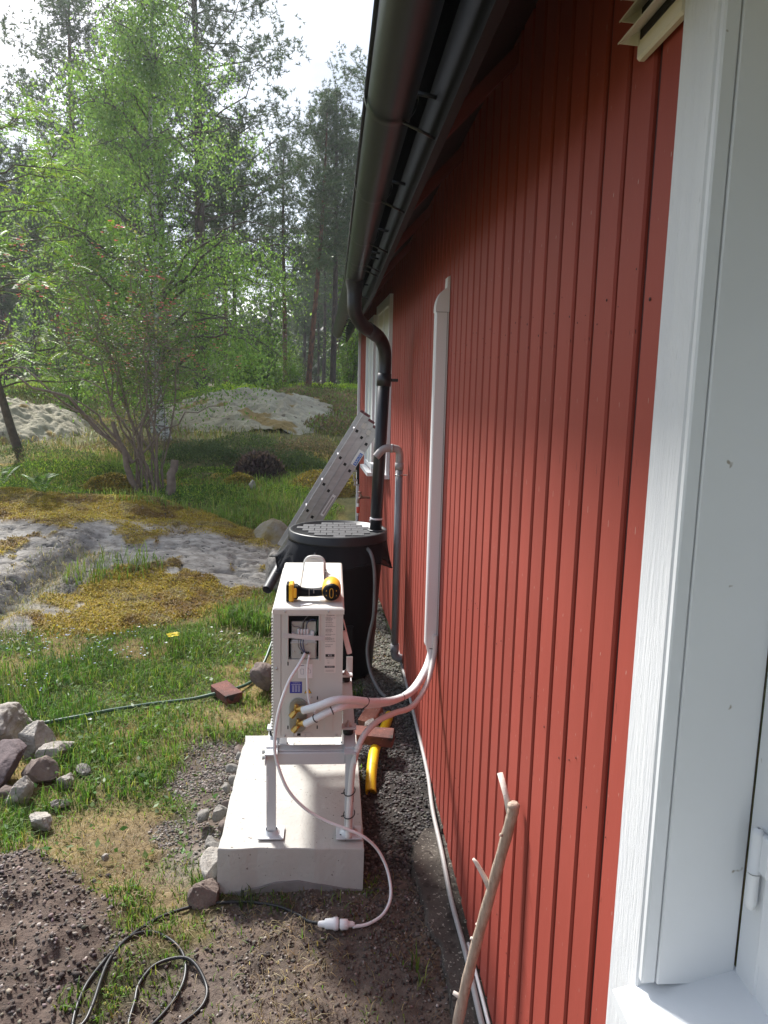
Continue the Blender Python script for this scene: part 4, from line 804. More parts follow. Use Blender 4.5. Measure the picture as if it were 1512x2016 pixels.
for c, s, sd_, m, lab, t in (((-1.98, 4.36, .08), (.30, .22, .20), 51, m_stone_pale, 'largest pale stone with layered face at the left edge of the pile', .1), ((-1.70, 4.28, .07), (.11, .13, .16), 52, m_stone_pale, 'pale slab leaning on the right of the largest stone', .3),
                          ((-1.80, 3.96, .12), (.19, .16, .07), 53, m_stone_purple, 'flat purple grey stone tilted below the largest stone', .5), ((-1.555, 3.93, .08), (.095, .085, .095), 54, m_stone_brown, 'round brown stone with speckled front in the stone pile', .1),
                          ((-1.56, 4.19, .08), (.12, .07, .07), 55, m_stone_pale, 'pale knobbly stone at the right back of the pile', .2), ((-1.59, 3.74, .07), (.075, .06, .09), 56, m_stone_pale, 'pale pointed stone below the purple slab', .3),
                          ((-1.40, 3.50, .05), (.085, .05, .055), 57, m_stone_pale, 'pale wedge stone alone in the grass below the pile', .6), ((-1.40, 3.88, .05), (.05, .05, .06), 58, m_stone_pale, 'small pale stone right of the round brown stone', .1),
                          ((-1.36, 4.02, .035), (.06, .04, .04), 62, m_stone_grey, 'low grey green stone right of the pile in grass', .1), ((-1.37, 3.68, .03), (.055, .03, .03), 59, m_stone_pale, 'small flat white stone just right of the pile', 0), ((-1.83, 3.62, .06), (.085, .06, .06), 60, m_stone_brown, 'brownish pink stone at the left frame edge', .1), ((-1.72, 3.50, .04), (.06, .05, .04), 61, m_stone_pale, 'small whitish stone below the brownish pink one', .1), ((-1.66, 3.78, .05), (.08, .05, .035), 63, m_stone_brown, 'thin brown stone squeezed under the purple slab', .1)):
    stone('stone', (c[0], c[1], c[2]*.72), s, sd_, m, lab, 'stone', 'stones in the left pile', tilt=t, rz=sd_*.7, sub=3)
stone('stone', (-1.0, 3.19, .04), (.02, .018, .018), 65, m_stone_pale, 'small white stone on the far rim of the soil heap', 'stone', sub=3)

# leaning driftwood stick
St = thing('driftwood_stick', (.43, 2.17, 0), 'pale barkless branch leaning against the red wall near the window', 'stick')
b = MB(); tr_ = spl([(.418, 2.165, zs(.418, 2.165)-.01), (.443, 2.135, .22), (.468, 2.09, .45), (.500, 2.035, .70), (.526, 1.995, .90), (.533, 1.985, .955), (.535, 1.985, .985)], 8)
b.tube(tr_, np.interp(np.arange(len(tr_)), [0, 20, 40, 46, len(tr_)-1], [.0185, .0165, .0165, .0175, .010])*(1+.05*np.sin(np.arange(len(tr_))*1.3)), 14); b.build('stem', m_stickw, St)
for q, r_ in (([(.529, 1.99, .94), (.520, 2.02, .985), (.508, 2.06, 1.035)], (.0125, .009, .0085)), ([(.495, 2.045, .66), (.475, 2.055, .70), (.452, 2.075, .735), (.443, 2.08, .745)], (.011, .008, .0065, .004)), ([(.472, 2.085, .46), (.448, 2.09, .468)], (.007, .0045)), ([(.478, 2.078, .51), (.462, 2.08, .525)], (.007, .004)), ([(.440, 2.135, .215), (.412, 2.15, .224)], (.009, .0065))):
    b = MB(); b.tube(q, np.array(r_), 10); b.build('twig', m_stickbare, St)
b = MB()
for q in ((.520, 1.985, .885),): b.lathe([(.006, 0), (.005, .006), (.001, .007)], 8, (q[0]-.02, q[1]-.008, q[2]))
b.build('knot', m_stickw, St)

# ------------------------------------------------------------------ ladder
Ld = thing('ladder', (-.4, 6.9, .15), 'aluminium three section ladder leaning toward the wall behind the barrel', 'ladder')
dirv = np.array((.60, 0, 1.0)); dirv /= np.linalg.norm(dirv); nrm = np.array((1., 0, -.60)); nrm /= np.linalg.norm(nrm)
yf, yk = 7.6, 7.98; top0 = np.array((.343, 0, 1.885)); LS = 1.126
Lg = 1.66
def stile(o, yv, dz): 
    c = o-dirv*(Lg/2); return c
ROT = np.array([nrm, (0, 1, 0), dirv]).T
for q in range(3):
    o = top0+nrm*(q*.0743)-dirv*(q*.0315)+np.array((0, 0, 0)); 
    sec_ = None
    for yv, sh in ((yf, np.zeros(3)), (yk, np.array((-.022, 0, .012)))):
        c = o+sh-dirv*(Lg/2); b = MB(); b.box((c[0], yv, c[2]), (.0738, .024, Lg), ROT, bev=.003)
        for e in (-1, 1): cc2 = c+nrm*e*.034; b.box((cc2[0], yv-.010, cc2[2]), (.005, .012, Lg-.002), ROT, bev=.001)
        sl = b.build('stile', m_alu, Ld)
        ct = o+sh+dirv*.008; b = MB(); b.box((ct[0], yv, ct[2]), (.072, .032, .029), ROT, bev=.010); b.build('end_cap', m_maroon, sl)
        if yv == yf:
            b = MB()
            for r_ in range(5):
                p = o-dirv*(.18+.315*r_); b.box((p[0], yv-.0125, p[2]), (.027, .004, .029), ROT, bev=.004)
            b.build('rung_hole', m_dark, sl)
    for r_ in range(5):
        p = o-dirv*(.18+.315*r_); p2 = p+np.array((-.022, 0, .012)); b = MB(); b.tube([(p[0], yf+.012, p[2]), (p2[0], yk-.012, p2[2])], .014, 8); b.build('rung', m_alu, Ld)
for q in (0, 1):
    p = top0+nrm*(q*.0743+.03)-dirv*(q*.0315+.10); b = MB()
    for s_ in (-1, 1): b.tube([np.array((p[0], yf-.016, p[2]))+dirv*s_*.03-nrm*.03, np.array((p[0], yf-.016, p[2]))+dirv*s_*.03+nrm*.03], .004, 6)
    b.box((p[0], yf-.015, p[2]), (.04, .006, .05), ROT, bev=.003); b.build('guide_bracket', m_steel, Ld)
ul, vl = -dirv, nrm
p = top0+nrm*.1486-dirv*.405; o3 = np.array((p[0], yf-.0185, p[2])); b = MB()
b.add([o3+ul*a*.084+vl*c*.0315 for a, c in ((-1, -1), (1, -1), (1, 1), (-1, 1))], [(0, 1, 2, 3)]); s1 = b.build('brand_sticker', m_paper, Ld)
b = MB(); o4 = o3+np.array((0, -.001, 0)); b.add([o4+ul*a*.079+vl*c for a, c in ((-.75, -.007), (1, -.007), (1, .027), (-.75, .027))], [(0, 1, 2, 3)]); b.build('sticker_field', m_stickerblue, s1)
V, F = text_mb('KRAUSE', .034, o4+vl*.009+ul*.008+np.array((0, -.001, 0)), -ul, -vl); b = MB().add(V, F); b.build('sticker_lettering', m_paper, s1)
p = top0+nrm*.1486-dirv*.97; o3 = np.array((p[0], yf-.0185, p[2])); b = MB(); b.add([o3+ul*a*.124+vl*c*.018 for a, c in ((-1, -1), (1, -1), (1, 1), (-1, 1))], [(0, 1, 2, 3)]); s2 = b.build('notice_sticker', m_paper, Ld)
b = MB()
for a in np.arange(-.095, .1, .012): b.add([o3+np.array((0, -.001, 0))+ul*(a+c*.004)+vl*d_*.010 for c, d_ in ((-1, -1), (1, -1), (1, 1), (-1, 1))], [(0, 1, 2, 3)])
b.build('notice_print', m_inkgrey, s2)

# ------------------------------------------------------------------ tap and hanging tools on the far wall
wx = float(wallx(8.7)); Fa = thing('garden_tap', (wx, 8.7, .95), 'outdoor tap with red hose connector on the far red wall', 'tap')
b = MB(); b.tube(spl([(wx, 8.7, .90), (wx-.07, 8.68, .905), (wx-.12, 8.66, .90), (wx-.135, 8.66, .87), (wx-.137, 8.66, .83)], 5), .013, 10); b.tube([(wx-.09, 8.67, .905), (wx-.115, 8.67, .95)], .012, 8); b.build('body', m_oldbrass, Fa)
b = MB(); b.lathe([(.001, -.008), (.024, -.006), (.026, .0), (.024, .006), (.001, .01)], 12, (wx-.12, 8.67, .965)); b.build('handle', m_oldbrass, Fa)
b = MB(); b.lathe([(.015, .84), (.017, .825), (.017, .80)], 12, (wx-.137, 8.66, 0)); b.lathe([(.015, .725), (.012, .70), (.006, .69)], 12, (wx-.137, 8.66, 0)); b.build('coupling', m_cover, Fa)
b = MB(); b.lathe([(.016, .80), (.020, .79), (.019, .735), (.015, .725)], 12, (wx-.137, 8.66, 0)); b.build('hose_connector', m_faucet, Fa)
b = MB(); b.tube(spl([(wx-.137, 8.66, .70), (wx-.135, 8.66, .55), (wx-.12, 8.64, .35), (wx-.12, 8.62, zs(wx-.12, 8.62)+.01)], 5), .009, 8); b.build('hose', m_pvcgrey, Fa)
for k, (yy, zt_, zb_) in enumerate(((9.45, 1.52, 1.12), (9.30, 1.53, 1.02), (9.15, 1.56, .98))):
    wx = float(wallx(yy))-.10; To = thing('hanging_tool', (wx, yy, zt_), ('dark steel tool with blunt hook hanging nearest the corner board', 'dark ribbed rod with a metal clamp hanging in the middle below the far window', 'dark clamp bar with flat foot hanging next to the ladder')[k], 'tool', 'tools hung under the far window')
    b = MB(); b.box((wx, yy, (zt_+zb_)/2), (.018, .012, zt_-zb_), bev=.002); b.build('bar', m_stone_purple if False else m_blackpl, To)
    b = MB(); b.box((wx-.02, yy, zb_+.01), (.075, .03, .02), bev=.004); b.box((wx-.045, yy, zb_+.05), (.016, .02, .07), bev=.003); b.build('jaw', m_steel, To)
    b = MB(); b.tube([(wx, yy, zt_), (wx+.11, yy, zt_+.03)], .004, 6); b.build('hanger', m_steel, To)

# ------------------------------------------------------------------ vegetation helpers
def unit(v): return v/(np.linalg.norm(v, axis=-1, keepdims=True)+1e-9)
def blades(P, h, w, lean, col, rg, tip=1.25, seg=2, curl=.5):
    """grass blades: a quad and a tapering quad each; P roots (n,3)"""
    n = len(P); a = rg.uniform(0, 2*np.pi, n); d = np.stack([np.cos(a), np.sin(a), 0*a], 1); sd_ = np.stack([-np.sin(a), np.cos(a), 0*a], 1)
    rr = rg.normal(0, .35, n); sd_ = sd_*np.cos(rr)[:, None]+d*np.sin(rr)[:, None]
    h = h[:, None]; w = w[:, None]/2; L = (lean*np.abs(rg.normal(1, .5, n)))[:, None]
    m = P+d*h*L*.35+np.array((0, 0, 1))*h*.58; t = P+d*h*L+np.array((0, 0, 1))*h*np.clip(1-curl*L, .15, 1)
    V = np.stack([P-sd_*w, P+sd_*w, m+sd_*w*.75, m-sd_*w*.75, t+sd_*w*.12, t-sd_*w*.12], 1).reshape(-1, 3)
    b = np.arange(n)[:, None]*6; Q = np.concatenate([b+np.array((0, 1, 2, 3)), b+np.array((3, 2, 4, 5))])
    C = np.repeat(col, 6, 0).reshape(n, 6, 3).copy(); C[:, :2] *= .8; C[:, 4:] *= tip
    return V, Q, C.reshape(-1, 3)
def leafquads(P, D_, Nn, ln, wd, col):
    """diamond leaves from P along D_ with face normal Nn"""
    n = len(P); D_ = unit(D_); S_ = unit(np.cross(D_, Nn)); ln, wd = np.asarray(ln)[:, None], np.asarray(wd)[:, None]
    V = np.stack([P, P+D_*ln*.45+S_*wd*.5, P+D_*ln, P+D_*ln*.45-S_*wd*.5], 1).reshape(-1, 3)
    return V, np.arange(4*n).reshape(n, 4), np.repeat(col, 4, 0)
def join(parts):
    V, Q, C = [], [], []; k = 0
    for v, q, c in parts: V.append(v); Q.append(q+k); C.append(c); k += len(v)
    return np.concatenate(V), np.concatenate(Q), np.concatenate(C)
def colvar(base, n, rg, amt=.2, alt=None, p=.2):
    c = np.array(base)[None]*np.clip(rg.normal(1, amt, (n, 1)), .4, 1.8)*np.clip(rg.normal(1, .06, (n, 3)), .8, 1.2)
    if alt is not None: k = rg.random(n) < p; c[k] = np.array(alt)*np.clip(rg.normal(1, amt, (k.sum(), 1)), .4, 1.8)
    return np.clip(c, 0, .9)
def keep(p): return rng.random(len(p)) < p

# ------------------------------------------------------------------ grass, moss, gravel
def scatter(n, x0, x1, y0, y1):
    # denser toward the viewer, where the same ground fills more of the picture
    y = y0+(y1-y0)*rng.random(n)**1.5; x = x0+(x1-x0)*rng.random(n); return x, y
def clear(x, y, r):
    d = np.full(len(x), 9.)
    for p in np.concatenate([pts[:, :2], gh[:, :2]]): d = np.minimum(d, np.hypot(x-p[0], y-p[1]))
    return d > r
CORD = np.concatenate([pts[:, :2], gh[:, :2]])
def lawn_density(x, y):
    d = np.ones(len(x)); n = fbm(x, y, 2.3, 4)
    d *= np.where(clear(x, y-.0, .018) & clear(x, y+.03, .02), 1., .15)
    d *= 1-.75*sstep(-.04, .16, n)
    d *= 1-.965*polymask(x, y, SOIL, .07, .12); d *= 1-1.*polymask(x, y, HEAP, .06, .1); d *= 1-polymask(x, y, DARK, .05, .05)
    d *= 1-.93*polymask(x, y, BROWNG, .08, .14); d *= 1-.8*polymask(x, y, STRAW, .15, .15); d *= 1-.55*polymask(x, y, DRYG, .2, .2)
    d *= ~((x > -.48) & (x < .17) & (y > 2.97) & (y < 4.06)); d *= ~((np.hypot(x-BC[0], y-BC[1]) < .33))
    return d
parts = []
x, y = scatter(210000, -4.2, .5, 1.9, 7.6); vis = (x > -.47*y-.3); x, y = x[vis], y[vis]; k = keep(lawn_density(x, y)) & (y < yfront(x)+.25+.3*fbm(x, y, 2, 3)) & (x < .30)
x, y = x[k], y[k]; n = len(x); tall = sstep(-.05, .2, fbm(x+7, y, 1.1, 3)); hgt = rng.uniform(.016, .065, n)*(.7+1.1*tall)*(1+.4*sstep(4.5, 6.2, y))
col = colvar((.105, .195, .03), n, rng, .22, (.17, .225, .045), .25); col[rng.random(n) < .10] = (.26, .20, .08)
parts.append(blades(np.stack([x, y, zfield(x, y)-.004], 1), hgt, rng.uniform(.0035, .0065, n), .55, col, rng))
x, y = scatter(70000, -4.2, .45, 1.9, 7.4); vis = (x > -.47*y-.3); x, y = x[vis], y[vis]
pr_ = np.clip(.14+.30*polymask(x, y, DRYG, .25, .2)+.5*polymask(x, y, STRAW, .15, .2)+.5*sstep(-.02, .14, fbm(x, y, 2.3, 4))+.16*polymask(x, y, SOIL, .07, .12)*sstep(0, .12, fbm(x, y, 4, 4)), 0, 1)
pr_ *= (1-.9*polymask(x, y, HEAP, .05, .1))*(1-polymask(x, y, DARK, .05, .05))*(1-.8*polymask(x, y, BROWNG, .08, .14))*~((x > -.48) & (x < .17) & (y > 2.97) & (y < 4.06))*(y < yfront(x)+.1)
k = keep(pr_); x, y = x[k], y[k]; n = len(x)
parts.append(blades(np.stack([x, y, zfield(x, y)+.001], 1), rng.uniform(.014, .040, n), rng.uniform(.0018, .0036, n), 1.4, colvar((.32, .25, .14), n, rng, .3, (.18, .125, .07), .4), rng, tip=1.05, curl=.55))
def tuft(cx, cy, r, n, h, base, alt=(.2, .22, .06)):
    a, q = rng.uniform(0, 2*np.pi, n), r*np.sqrt(rng.random(n)); xx, yy = cx+q*np.cos(a), cy+q*np.sin(a)
    return blades(np.stack([xx, yy, zsurf(xx, yy)-.005], 1), rng.uniform(.4, 1, n)*h, rng.uniform(.004, .008, n)*(1+.5*(h > .2)), .45, colvar(base, n, rng, .2, alt, .2), rng)
for a in ((-2.45, 7.55, 0.22399999999999998, 76, 0.28900000000000003, (0.14, 0.22, 0.045)), (-2.15, 7.8, 0.308, 83, 0.28900000000000003, (0.14, 0.22, 0.045)), (-1.95, 7.95, 0.196, 48, 0.272, (0.14, 0.22, 0.045)), (-2.35, 8.0, 0.16799999999999998, 32, 0.187, (0.14, 0.22, 0.045)), (-.80, 6.7, .22, 420, .26, (.09, .17, .03)), (-.55, 6.5, .15, 260, .26, (.09, .17, .03)), (-1.25, 6.1, .3, 340, .20, (.09, .17, .03)),
          (-1.9, 5.6, .35, 600, .17, (.07, .15, .025)), (-1.3, 5.4, .3, 460, .14, (.08, .16, .025)), (-2.3, 5.2, .4, 700, .18, (.07, .14, .025)), (-1.75, 4.75, .3, 460, .16, (.07, .15, .025)), (-1.5, 4.1, .18, 260, .15, (.08, .16, .03)), (-1.25, 4.3, .2, 200, .12, (.09, .17, .03)), (-1.65, 3.55, .18, 260, .13, (.08, .16, .03)), (-1.35, 3.75, .14, 160, .12, (.09, .17, .03)), (-1.05, 3.9, .16, 260, .10, (.08, .16, .03)), (-.95, 4.0, .12, 180, .10, (.08, .16, .03)),
          (-.82, 2.93, .10, 160, .07, (.09, .17, .03)), (-.70, 2.80, .10, 150, .07, (.10, .17, .03)), (-.55, 3.02, .035, 60, .10, (.09, .18, .03)), (-.33, 2.93, .05, 34, .10, (.06, .10, .03)), (-.20, 2.9, .06, 40, .06, (.08, .15, .03)), (-.62, 2.45, .10, 60, .05, (.10, .16, .03)), (-.86, 2.33, .06, 50, .06, (.09, .16, .03)), (-.45, 3.3, .0, 0, .1, (0, 0, 0)),
          (.13, 5.05, .08, 60, .20, (.05, .10, .03)), (.20, 5.12, .05, 30, .16, (.05, .10, .03)), (.335, 2.52, .02, 10, .14, (.08, .15, .03)), (.35, 2.44, .02, 8, .10, (.08, .15, .03)), (-.35, 5.3, .16, 200, .13, (.08, .15, .03)), (-.55, 4.95, .15, 140, .08, (.10, .16, .03)), (-.50, 5.0, .1, 60, .07, (.1, .16, .03))):
    if a[3]: parts.append(tuft(*a))
V, Q, C = join(parts); mesh_np('grass', V, Q, m_grass, col=C, kind='stuff')
# broad weed leaves low in the lawn
parts = []
x, y = scatter(5200, -3.4, -.4, 3.2, 6.9); k = keep(lawn_density(x, y)*(.25+.75*sstep(0, .15, fbm(x+3, y+8, 1.5, 3)))) & (y < yfront(x)); x, y = x[k], y[k]; n = len(x)
a = rng.uniform(0, 2*np.pi, n); d_ = np.stack([np.cos(a), np.sin(a), rng.uniform(.1, .8, n)], 1)
parts.append(leafquads(np.stack([x, y, zfield(x, y)+rng.uniform(.005, .05, n)], 1), d_, np.array((0, 0, 1.))+rng.normal(0, .35, (n, 3)), rng.uniform(.02, .055, n), rng.uniform(.012, .03, n), colvar((.08, .17, .03), n, rng, .2, (.13, .21, .05), .3)))
V, Q, C = join(parts); mesh_np('lawn_weeds', V, Q, m_leaf, col=C, kind='stuff')
# forget-me-nots and other small flowers
def petals(x, y, z, s, base, rg):
    n = len(x); parts = []
    for k in range(4):
        a = k*np.pi/2+rg.uniform(-.2, .2, n); d_ = np.stack([np.cos(a), np.sin(a), .35+0*a], 1)
        parts.append(leafquads(np.stack([x, y, z], 1), d_, np.array((0, 0, 1.))+rg.normal(0, .2, (n, 3)), s, s*.9, colvar(base, n, rg, .12)))
    return join(parts)
cl = [(-2.35, 5.95), (-2.1, 6.05), (-1.95, 6.1), (-2.5, 5.8), (-1.75, 5.75), (-1.55, 5.6), (-1.65, 5.95), (-2.2, 5.7), (-2.9, 6.1), (-1.85, 5.45), (-2.0, 4.9)]
xs, ys = [], []
for cx, cy in cl: m_ = int(rng.integers(5, 14)); xs.append(cx+rng.normal(0, .09, m_)); ys.append(cy+rng.normal(0, .09, m_))
x, y = np.concatenate(xs), np.concatenate(ys)
V, Q, C = join([petals(x, y, zsurf(x, y)+rng.uniform(.12, .19, len(x)), rng.uniform(.006, .011, len(x)), (.45, .52, .68), rng)]); mesh_np('forget_me_nots', V, Q, m_flower, col=C, kind='stuff')
x = np.array([-1.30, -1.27, -1.24, -1.28, -1.25]); y = np.array([6.02, 6.04, 6.0, 5.98, 6.05])
V, Q, C = join([petals(x, y, zsurf(x, y)+.14, np.full(5, .03), (.75, .60, .02), rng)]); tag(mesh_np('yellow_flower', V, Q, m_flower, col=C), 'small clump of yellow flowers in the lawn before the rock', 'flower')
x, y = np.array([-1.45, -1.4, -.75, -1.0, -1.6, -1.48, -1.3, -.9]), np.array([4.45, 5.6, 6.1, 6.25, 6.25, 6.3, 5.9, 6.15])
V, Q, C = join([petals(x, y, zsurf(x, y)+.12, np.full(8, .016), (.8, .8, .78), rng)]); mesh_np('white_flowers', V, Q, m_flower, col=C, kind='stuff')
# moss fuzz and dry needles on the bedrock
x, y = rng.uniform(-5.2, -.35, 150000), rng.uniform(6.0, 10.4, 150000); vis = (x > -.47*y-.2); x, y = x[vis], y[vis]
k = keep(.9*mossm(x, y)**1.5) & (y > yfront(x)-.2); x, y = x[k], y[k]; n = len(x); dk = sstep(0, .2, fbm(x, y, 3, 4))[:, None]; tn = (sstep(.08, .2, fbm(x+5, y, 4, 4))*.7)[:, None]
col = colvar((.38, .285, .05), n, rng, .2)*(1-dk)+dk*colvar((.22, .14, .045), n, rng, .2); col = col*(1-tn)+tn*colvar((.34, .27, .14), n, rng, .2)
parts = [blades(np.stack([x, y, zrock(x, y)+.035*mossm(x, y)*(.5+fbm(x, y, 7, 3))-.003], 1), rng.uniform(.012, .035, n), rng.uniform(.006, .013, n), .9, col, rng, tip=1.1)]
x, y = rng.uniform(-3.6, -.5, 22000), rng.uniform(6.1, 8.3, 22000); k = keep(np.exp(-((x+2.66-.22*(y-8))/.22)**2)*.6+.35*sstep(.1, .0, (y-yfront(x))/3)*sstep(-.05, .1, fbm(x, y, 2, 3))); x, y = x[k], y[k]; n = len(x)
parts.append(blades(np.stack([x, y, zsurf(x, y)], 1), rng.uniform(.03, .12, n), rng.uniform(.003, .006, n), 1.2, colvar((.33, .26, .12), n, rng, .2, (.15, .19, .05), .25), rng, tip=1.05))
V, Q, C = join(parts); mesh_np('moss_fuzz', V, Q, m_grass, col=C, kind='stuff')
# pebbles
_oct = np.array([(1, 0, 0), (-1, 0, 0), (0, 1, 0), (0, -1, 0), (0, 0, 1), (0, 0, -1)], float); _of = np.array([(0, 2, 4), (2, 1, 4), (1, 3, 4), (3, 0, 4), (2, 0, 5), (1, 2, 5), (3, 1, 5), (0, 3, 5)])
import bmesh as _bm
_b = _bm.new(); _bm.ops.create_icosphere(_b, subdivisions=1, radius=1); _iv = np.array([v.co[:] for v in _b.verts]); _if = np.array([[v.index for v in f.verts] for f in _b.faces]); _b.free()
def pebbles(x, y, s, col, sink=.3, lift=None):
    n = len(x); S = s[:, None]*np.stack([rng.uniform(.8, 1.3, n), rng.uniform(.7, 1.1, n), rng.uniform(.45, .8, n)], 1); a = rng.uniform(0, np.pi*2, n)
    V = _iv[None]*(1+rng.normal(0, .11, (n, len(_iv), 1)))*S[:, None]; c, s2 = np.cos(a)[:, None], np.sin(a)[:, None]; tl = rng.normal(0, .3, n)[:, None]
    X, Y, Z = V[..., 0]*c-V[..., 1]*s2, V[..., 0]*s2+V[..., 1]*c, V[..., 2]+V[..., 0]*tl
    z = (zsurf(x, y) if lift is None else lift)+S[:, 2]*(1-2*sink)
    return np.stack([X+x[:, None], Y+y[:, None], Z+z[:, None]], -1).reshape(-1, 3), (_if[None]+(np.arange(n)*len(_iv))[:, None, None]).reshape(-1, 3), np.repeat(col, len(_iv), 0)
parts = []
x, y = rng.uniform(.1, .58, 26000), 3.0+6.2*rng.random(26000)**1.35; k = keep(polymask(x, y, DARK, .04, .05)*np.where(y < 3.9, .35, 1)) & (x < wallx(y)-.005); x, y = x[k], y[k]; n = len(x)
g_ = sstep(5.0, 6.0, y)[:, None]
parts.append(pebbles(x, y, rng.uniform(.004, .011, n)*(1+.3*(y > 4)), colvar((.070, .064, .062), n, rng, .35, (.16, .15, .14), .14)*(1-g_)+g_*colvar((.17, .165, .13), n, rng, .3)))  # stones of that strip carry the same dirt and painted shade
x, y = rng.uniform(-1.0, -.44, 8200), rng.uniform(3.0, 4.55, 8200); k = keep(polymask(x, y, BROWNG, .05, .12)*(.25+.75*sstep(-.06, .08, fbm(x, y, 4, 3)))); x, y = x[k], y[k]; n = len(x)
parts.append(pebbles(x, y, rng.uniform(.0035, .010, n), colvar((.20, .17, .145), n, rng, .25, (.30, .27, .24), .2)))
x, y = rng.uniform(-2.0, -.7, 9000), rng.uniform(1.95, 3.3, 9000); k = keep(polymask(x, y, HEAP, .05, .1)*(.14+.9*sstep(0, .13, fbm(x+2, y+1, 3, 4)))); x, y = x[k], y[k]; n = len(x)
parts.append(pebbles(x, y, rng.uniform(.004, .0105, n), colvar((.20, .165, .145), n, rng, .25, (.32, .28, .25), .15)))
x, y = rng.uniform(-.8, .5, 7500), rng.uniform(1.9, 3.05, 7500); k = keep(polymask(x, y, SOIL, .05, .1)*(.12+.7*np.exp(-((y-2.93)/.07)**2)+.35*sstep(.02, .16, fbm(x, y, 4.5, 4)))); x, y = x[k], y[k]; n = len(x)
parts.append(pebbles(x, y, rng.uniform(.003, .0075, n), colvar((.155, .125, .105), n, rng, .3, (.32, .28, .25), .16)))
V, Q, C = join(parts); mesh_np('gravel', V, Q, m_pebble, col=C, kind='stuff', smooth=True)
# soil crumbs
x, y = rng.uniform(-2.0, .55, 44000), rng.uniform(1.9, 3.35, 44000); k = keep(.22*polymask(x, y, SOIL, .05, .1)+.3*polymask(x, y, HEAP, .05, .1)+.5*((x > .16) & (x < .5) & (y > 2.5) & (y < 3.4))); x, y = x[k], y[k]; n = len(x)
V, Q, C = pebbles(x, y, .0022+.0085*rng.random(n)**3, colvar((.105, .083, .07), n, rng, .25, (.07, .054, .046), .25)); mesh_np('soil_crumbs', V, Q, m_pebble, col=C, kind='stuff')
cl = []
for k in range(70):
    cx, cy = (rng.uniform(-1.9, -.85), rng.uniform(2.15, 3.1)) if k < 48 else (rng.uniform(-.45, .4), rng.uniform(2.1, 2.9)); s_ = rng.uniform(.006, .016); m_ = int(rng.integers(3, 9)); cl.append(pebbles(cx+rng.normal(0, s_*1.8, m_), cy+rng.normal(0, s_*1.8, m_), rng.uniform(.4, 1., m_)*s_, colvar((.050, .035, .029), m_, rng, .2), .42))
V, Q, C = join(cl); mesh_np('soil_clods', V, Q, m_pebble, col=C, kind='stuff')

# ------------------------------------------------------------------ heath behind the rock
parts = []
def mound(cx, cy, rx, ry, h, n, base, alt, p=.25, lf=(.022, .05), up=.9):
    n = int(n*1.35)
    a, q = rng.uniform(0, 2*np.pi, n), np.sqrt(rng.random(n)); x = cx+rx*q*np.cos(a); y = cy+ry*q*np.sin(a); dome = (1-q**2)**.6*(.75+.8*fbm(x, y, 2.5, 3))
    z = zsurf(x, y)+h*dome*rng.uniform(.45, 1.05, n); d_ = np.stack([rng.normal(0, .6, n), rng.normal(0, .6, n), up+0*x], 1)
    l = rng.uniform(*lf, n); return leafquads(np.stack([x, y, z], 1), d_, rng.normal(0, 1, (n, 3)), l, l*.42, colvar(base, n, rng, .22, alt, p))
HEA, GRN, BRN, YEL, DRK = (.095, .125, .06), (.155, .22, .065), (.21, .15, .115), (.25, .33, .055), (.085, .115, .055)
for a in ((-2.3, 13.6, .8, .5, .42, 4200, HEA, DRK), (-1.15, 13.6, .8, .5, .42, 4200, HEA, BRN), (-1.6, 14.6, 1.1, .5, .42, 4200, HEA, GRN), (-.35, 14.4, .9, .5, .46, 4200, BRN, HEA), (-.55, 13.0, .7, .45, .38, 3600, HEA, DRK), (-3.1, 12.6, .8, .5, .25, 1800, GRN, YEL), (-2.0, 12.5, .6, .4, .22, 1500, (.09, .14, .03), YEL),
          (-5.2, 13.2, 1.3, .7, .35, 3200, DRK, BRN), (-4.2, 12.3, 1.1, .6, .25, 2600, (.07, .12, .03), YEL), (-4.9, 11.2, .9, .5, .20, 2000, (.07, .12, .03), YEL), (-6, 12, 1, .8, .3, 2200, (.07, .12, .03), YEL), (-3.0, 11.2, .9, .5, .22, 2200, (.06, .12, .03), YEL), (-1.9, 11.4, .7, .5, .22, 1800, (.07, .13, .03), YEL), (-3.7, 15, 1.2, .6, .3, 2200, BRN, DRK), (-7.2, 15.5, 1.4, .8, .3, 2200, BRN, DRK)): parts.append(mound(*a))
for i in range(46):          # heather and bilberry up the slope
    cy = rng.uniform(23.5, 31); cx = rng.uniform(-.44*cy, .06*cy); parts.append(mound(cx, cy, rng.uniform(.7, 1.6), rng.uniform(.6, 1.1), rng.uniform(.25, .5), 900, (BRN, GRN, (.10, .11, .035), YEL)[int(rng.integers(4))], (GRN, BRN, YEL, GRN)[int(rng.integers(4))], .3, (.05, .12)))
for cx, cy in ((-1.3, 31.0), (-.7, 30.5), (-.1, 30.2), (.5, 30), (1.0, 29.5), (-4.2, 25.5), (-3.3, 27)): parts.append(mound(cx, cy, 1.0, .7, .45, 1600, (.36, .46, .05), (.26, .38, .05), .3, (.05, .11)))
for cx, cy in ((.35, 24), (-.4, 25.5), (-1.0, 24.5), (.0, 21.5), (.6, 20), (.3, 18)): parts.append(mound(cx, cy, 1.1, .8, .4, 1500, BRN, GRN, .35, (.05, .11)))
for i in range(22):         # low herbs between rock and heath
    cx, cy = rng.uniform(-5, .1), rng.uniform(10.2, 12.6); parts.append(mound(cx, cy, .35, .28, .16, 420, (.10, .17, .04), YEL, .3, (.02, .05), .6))
V, Q, C = join(parts); mesh_np('heather_scrub', V, Q, m_leaf, col=C, kind='stuff')
parts = []
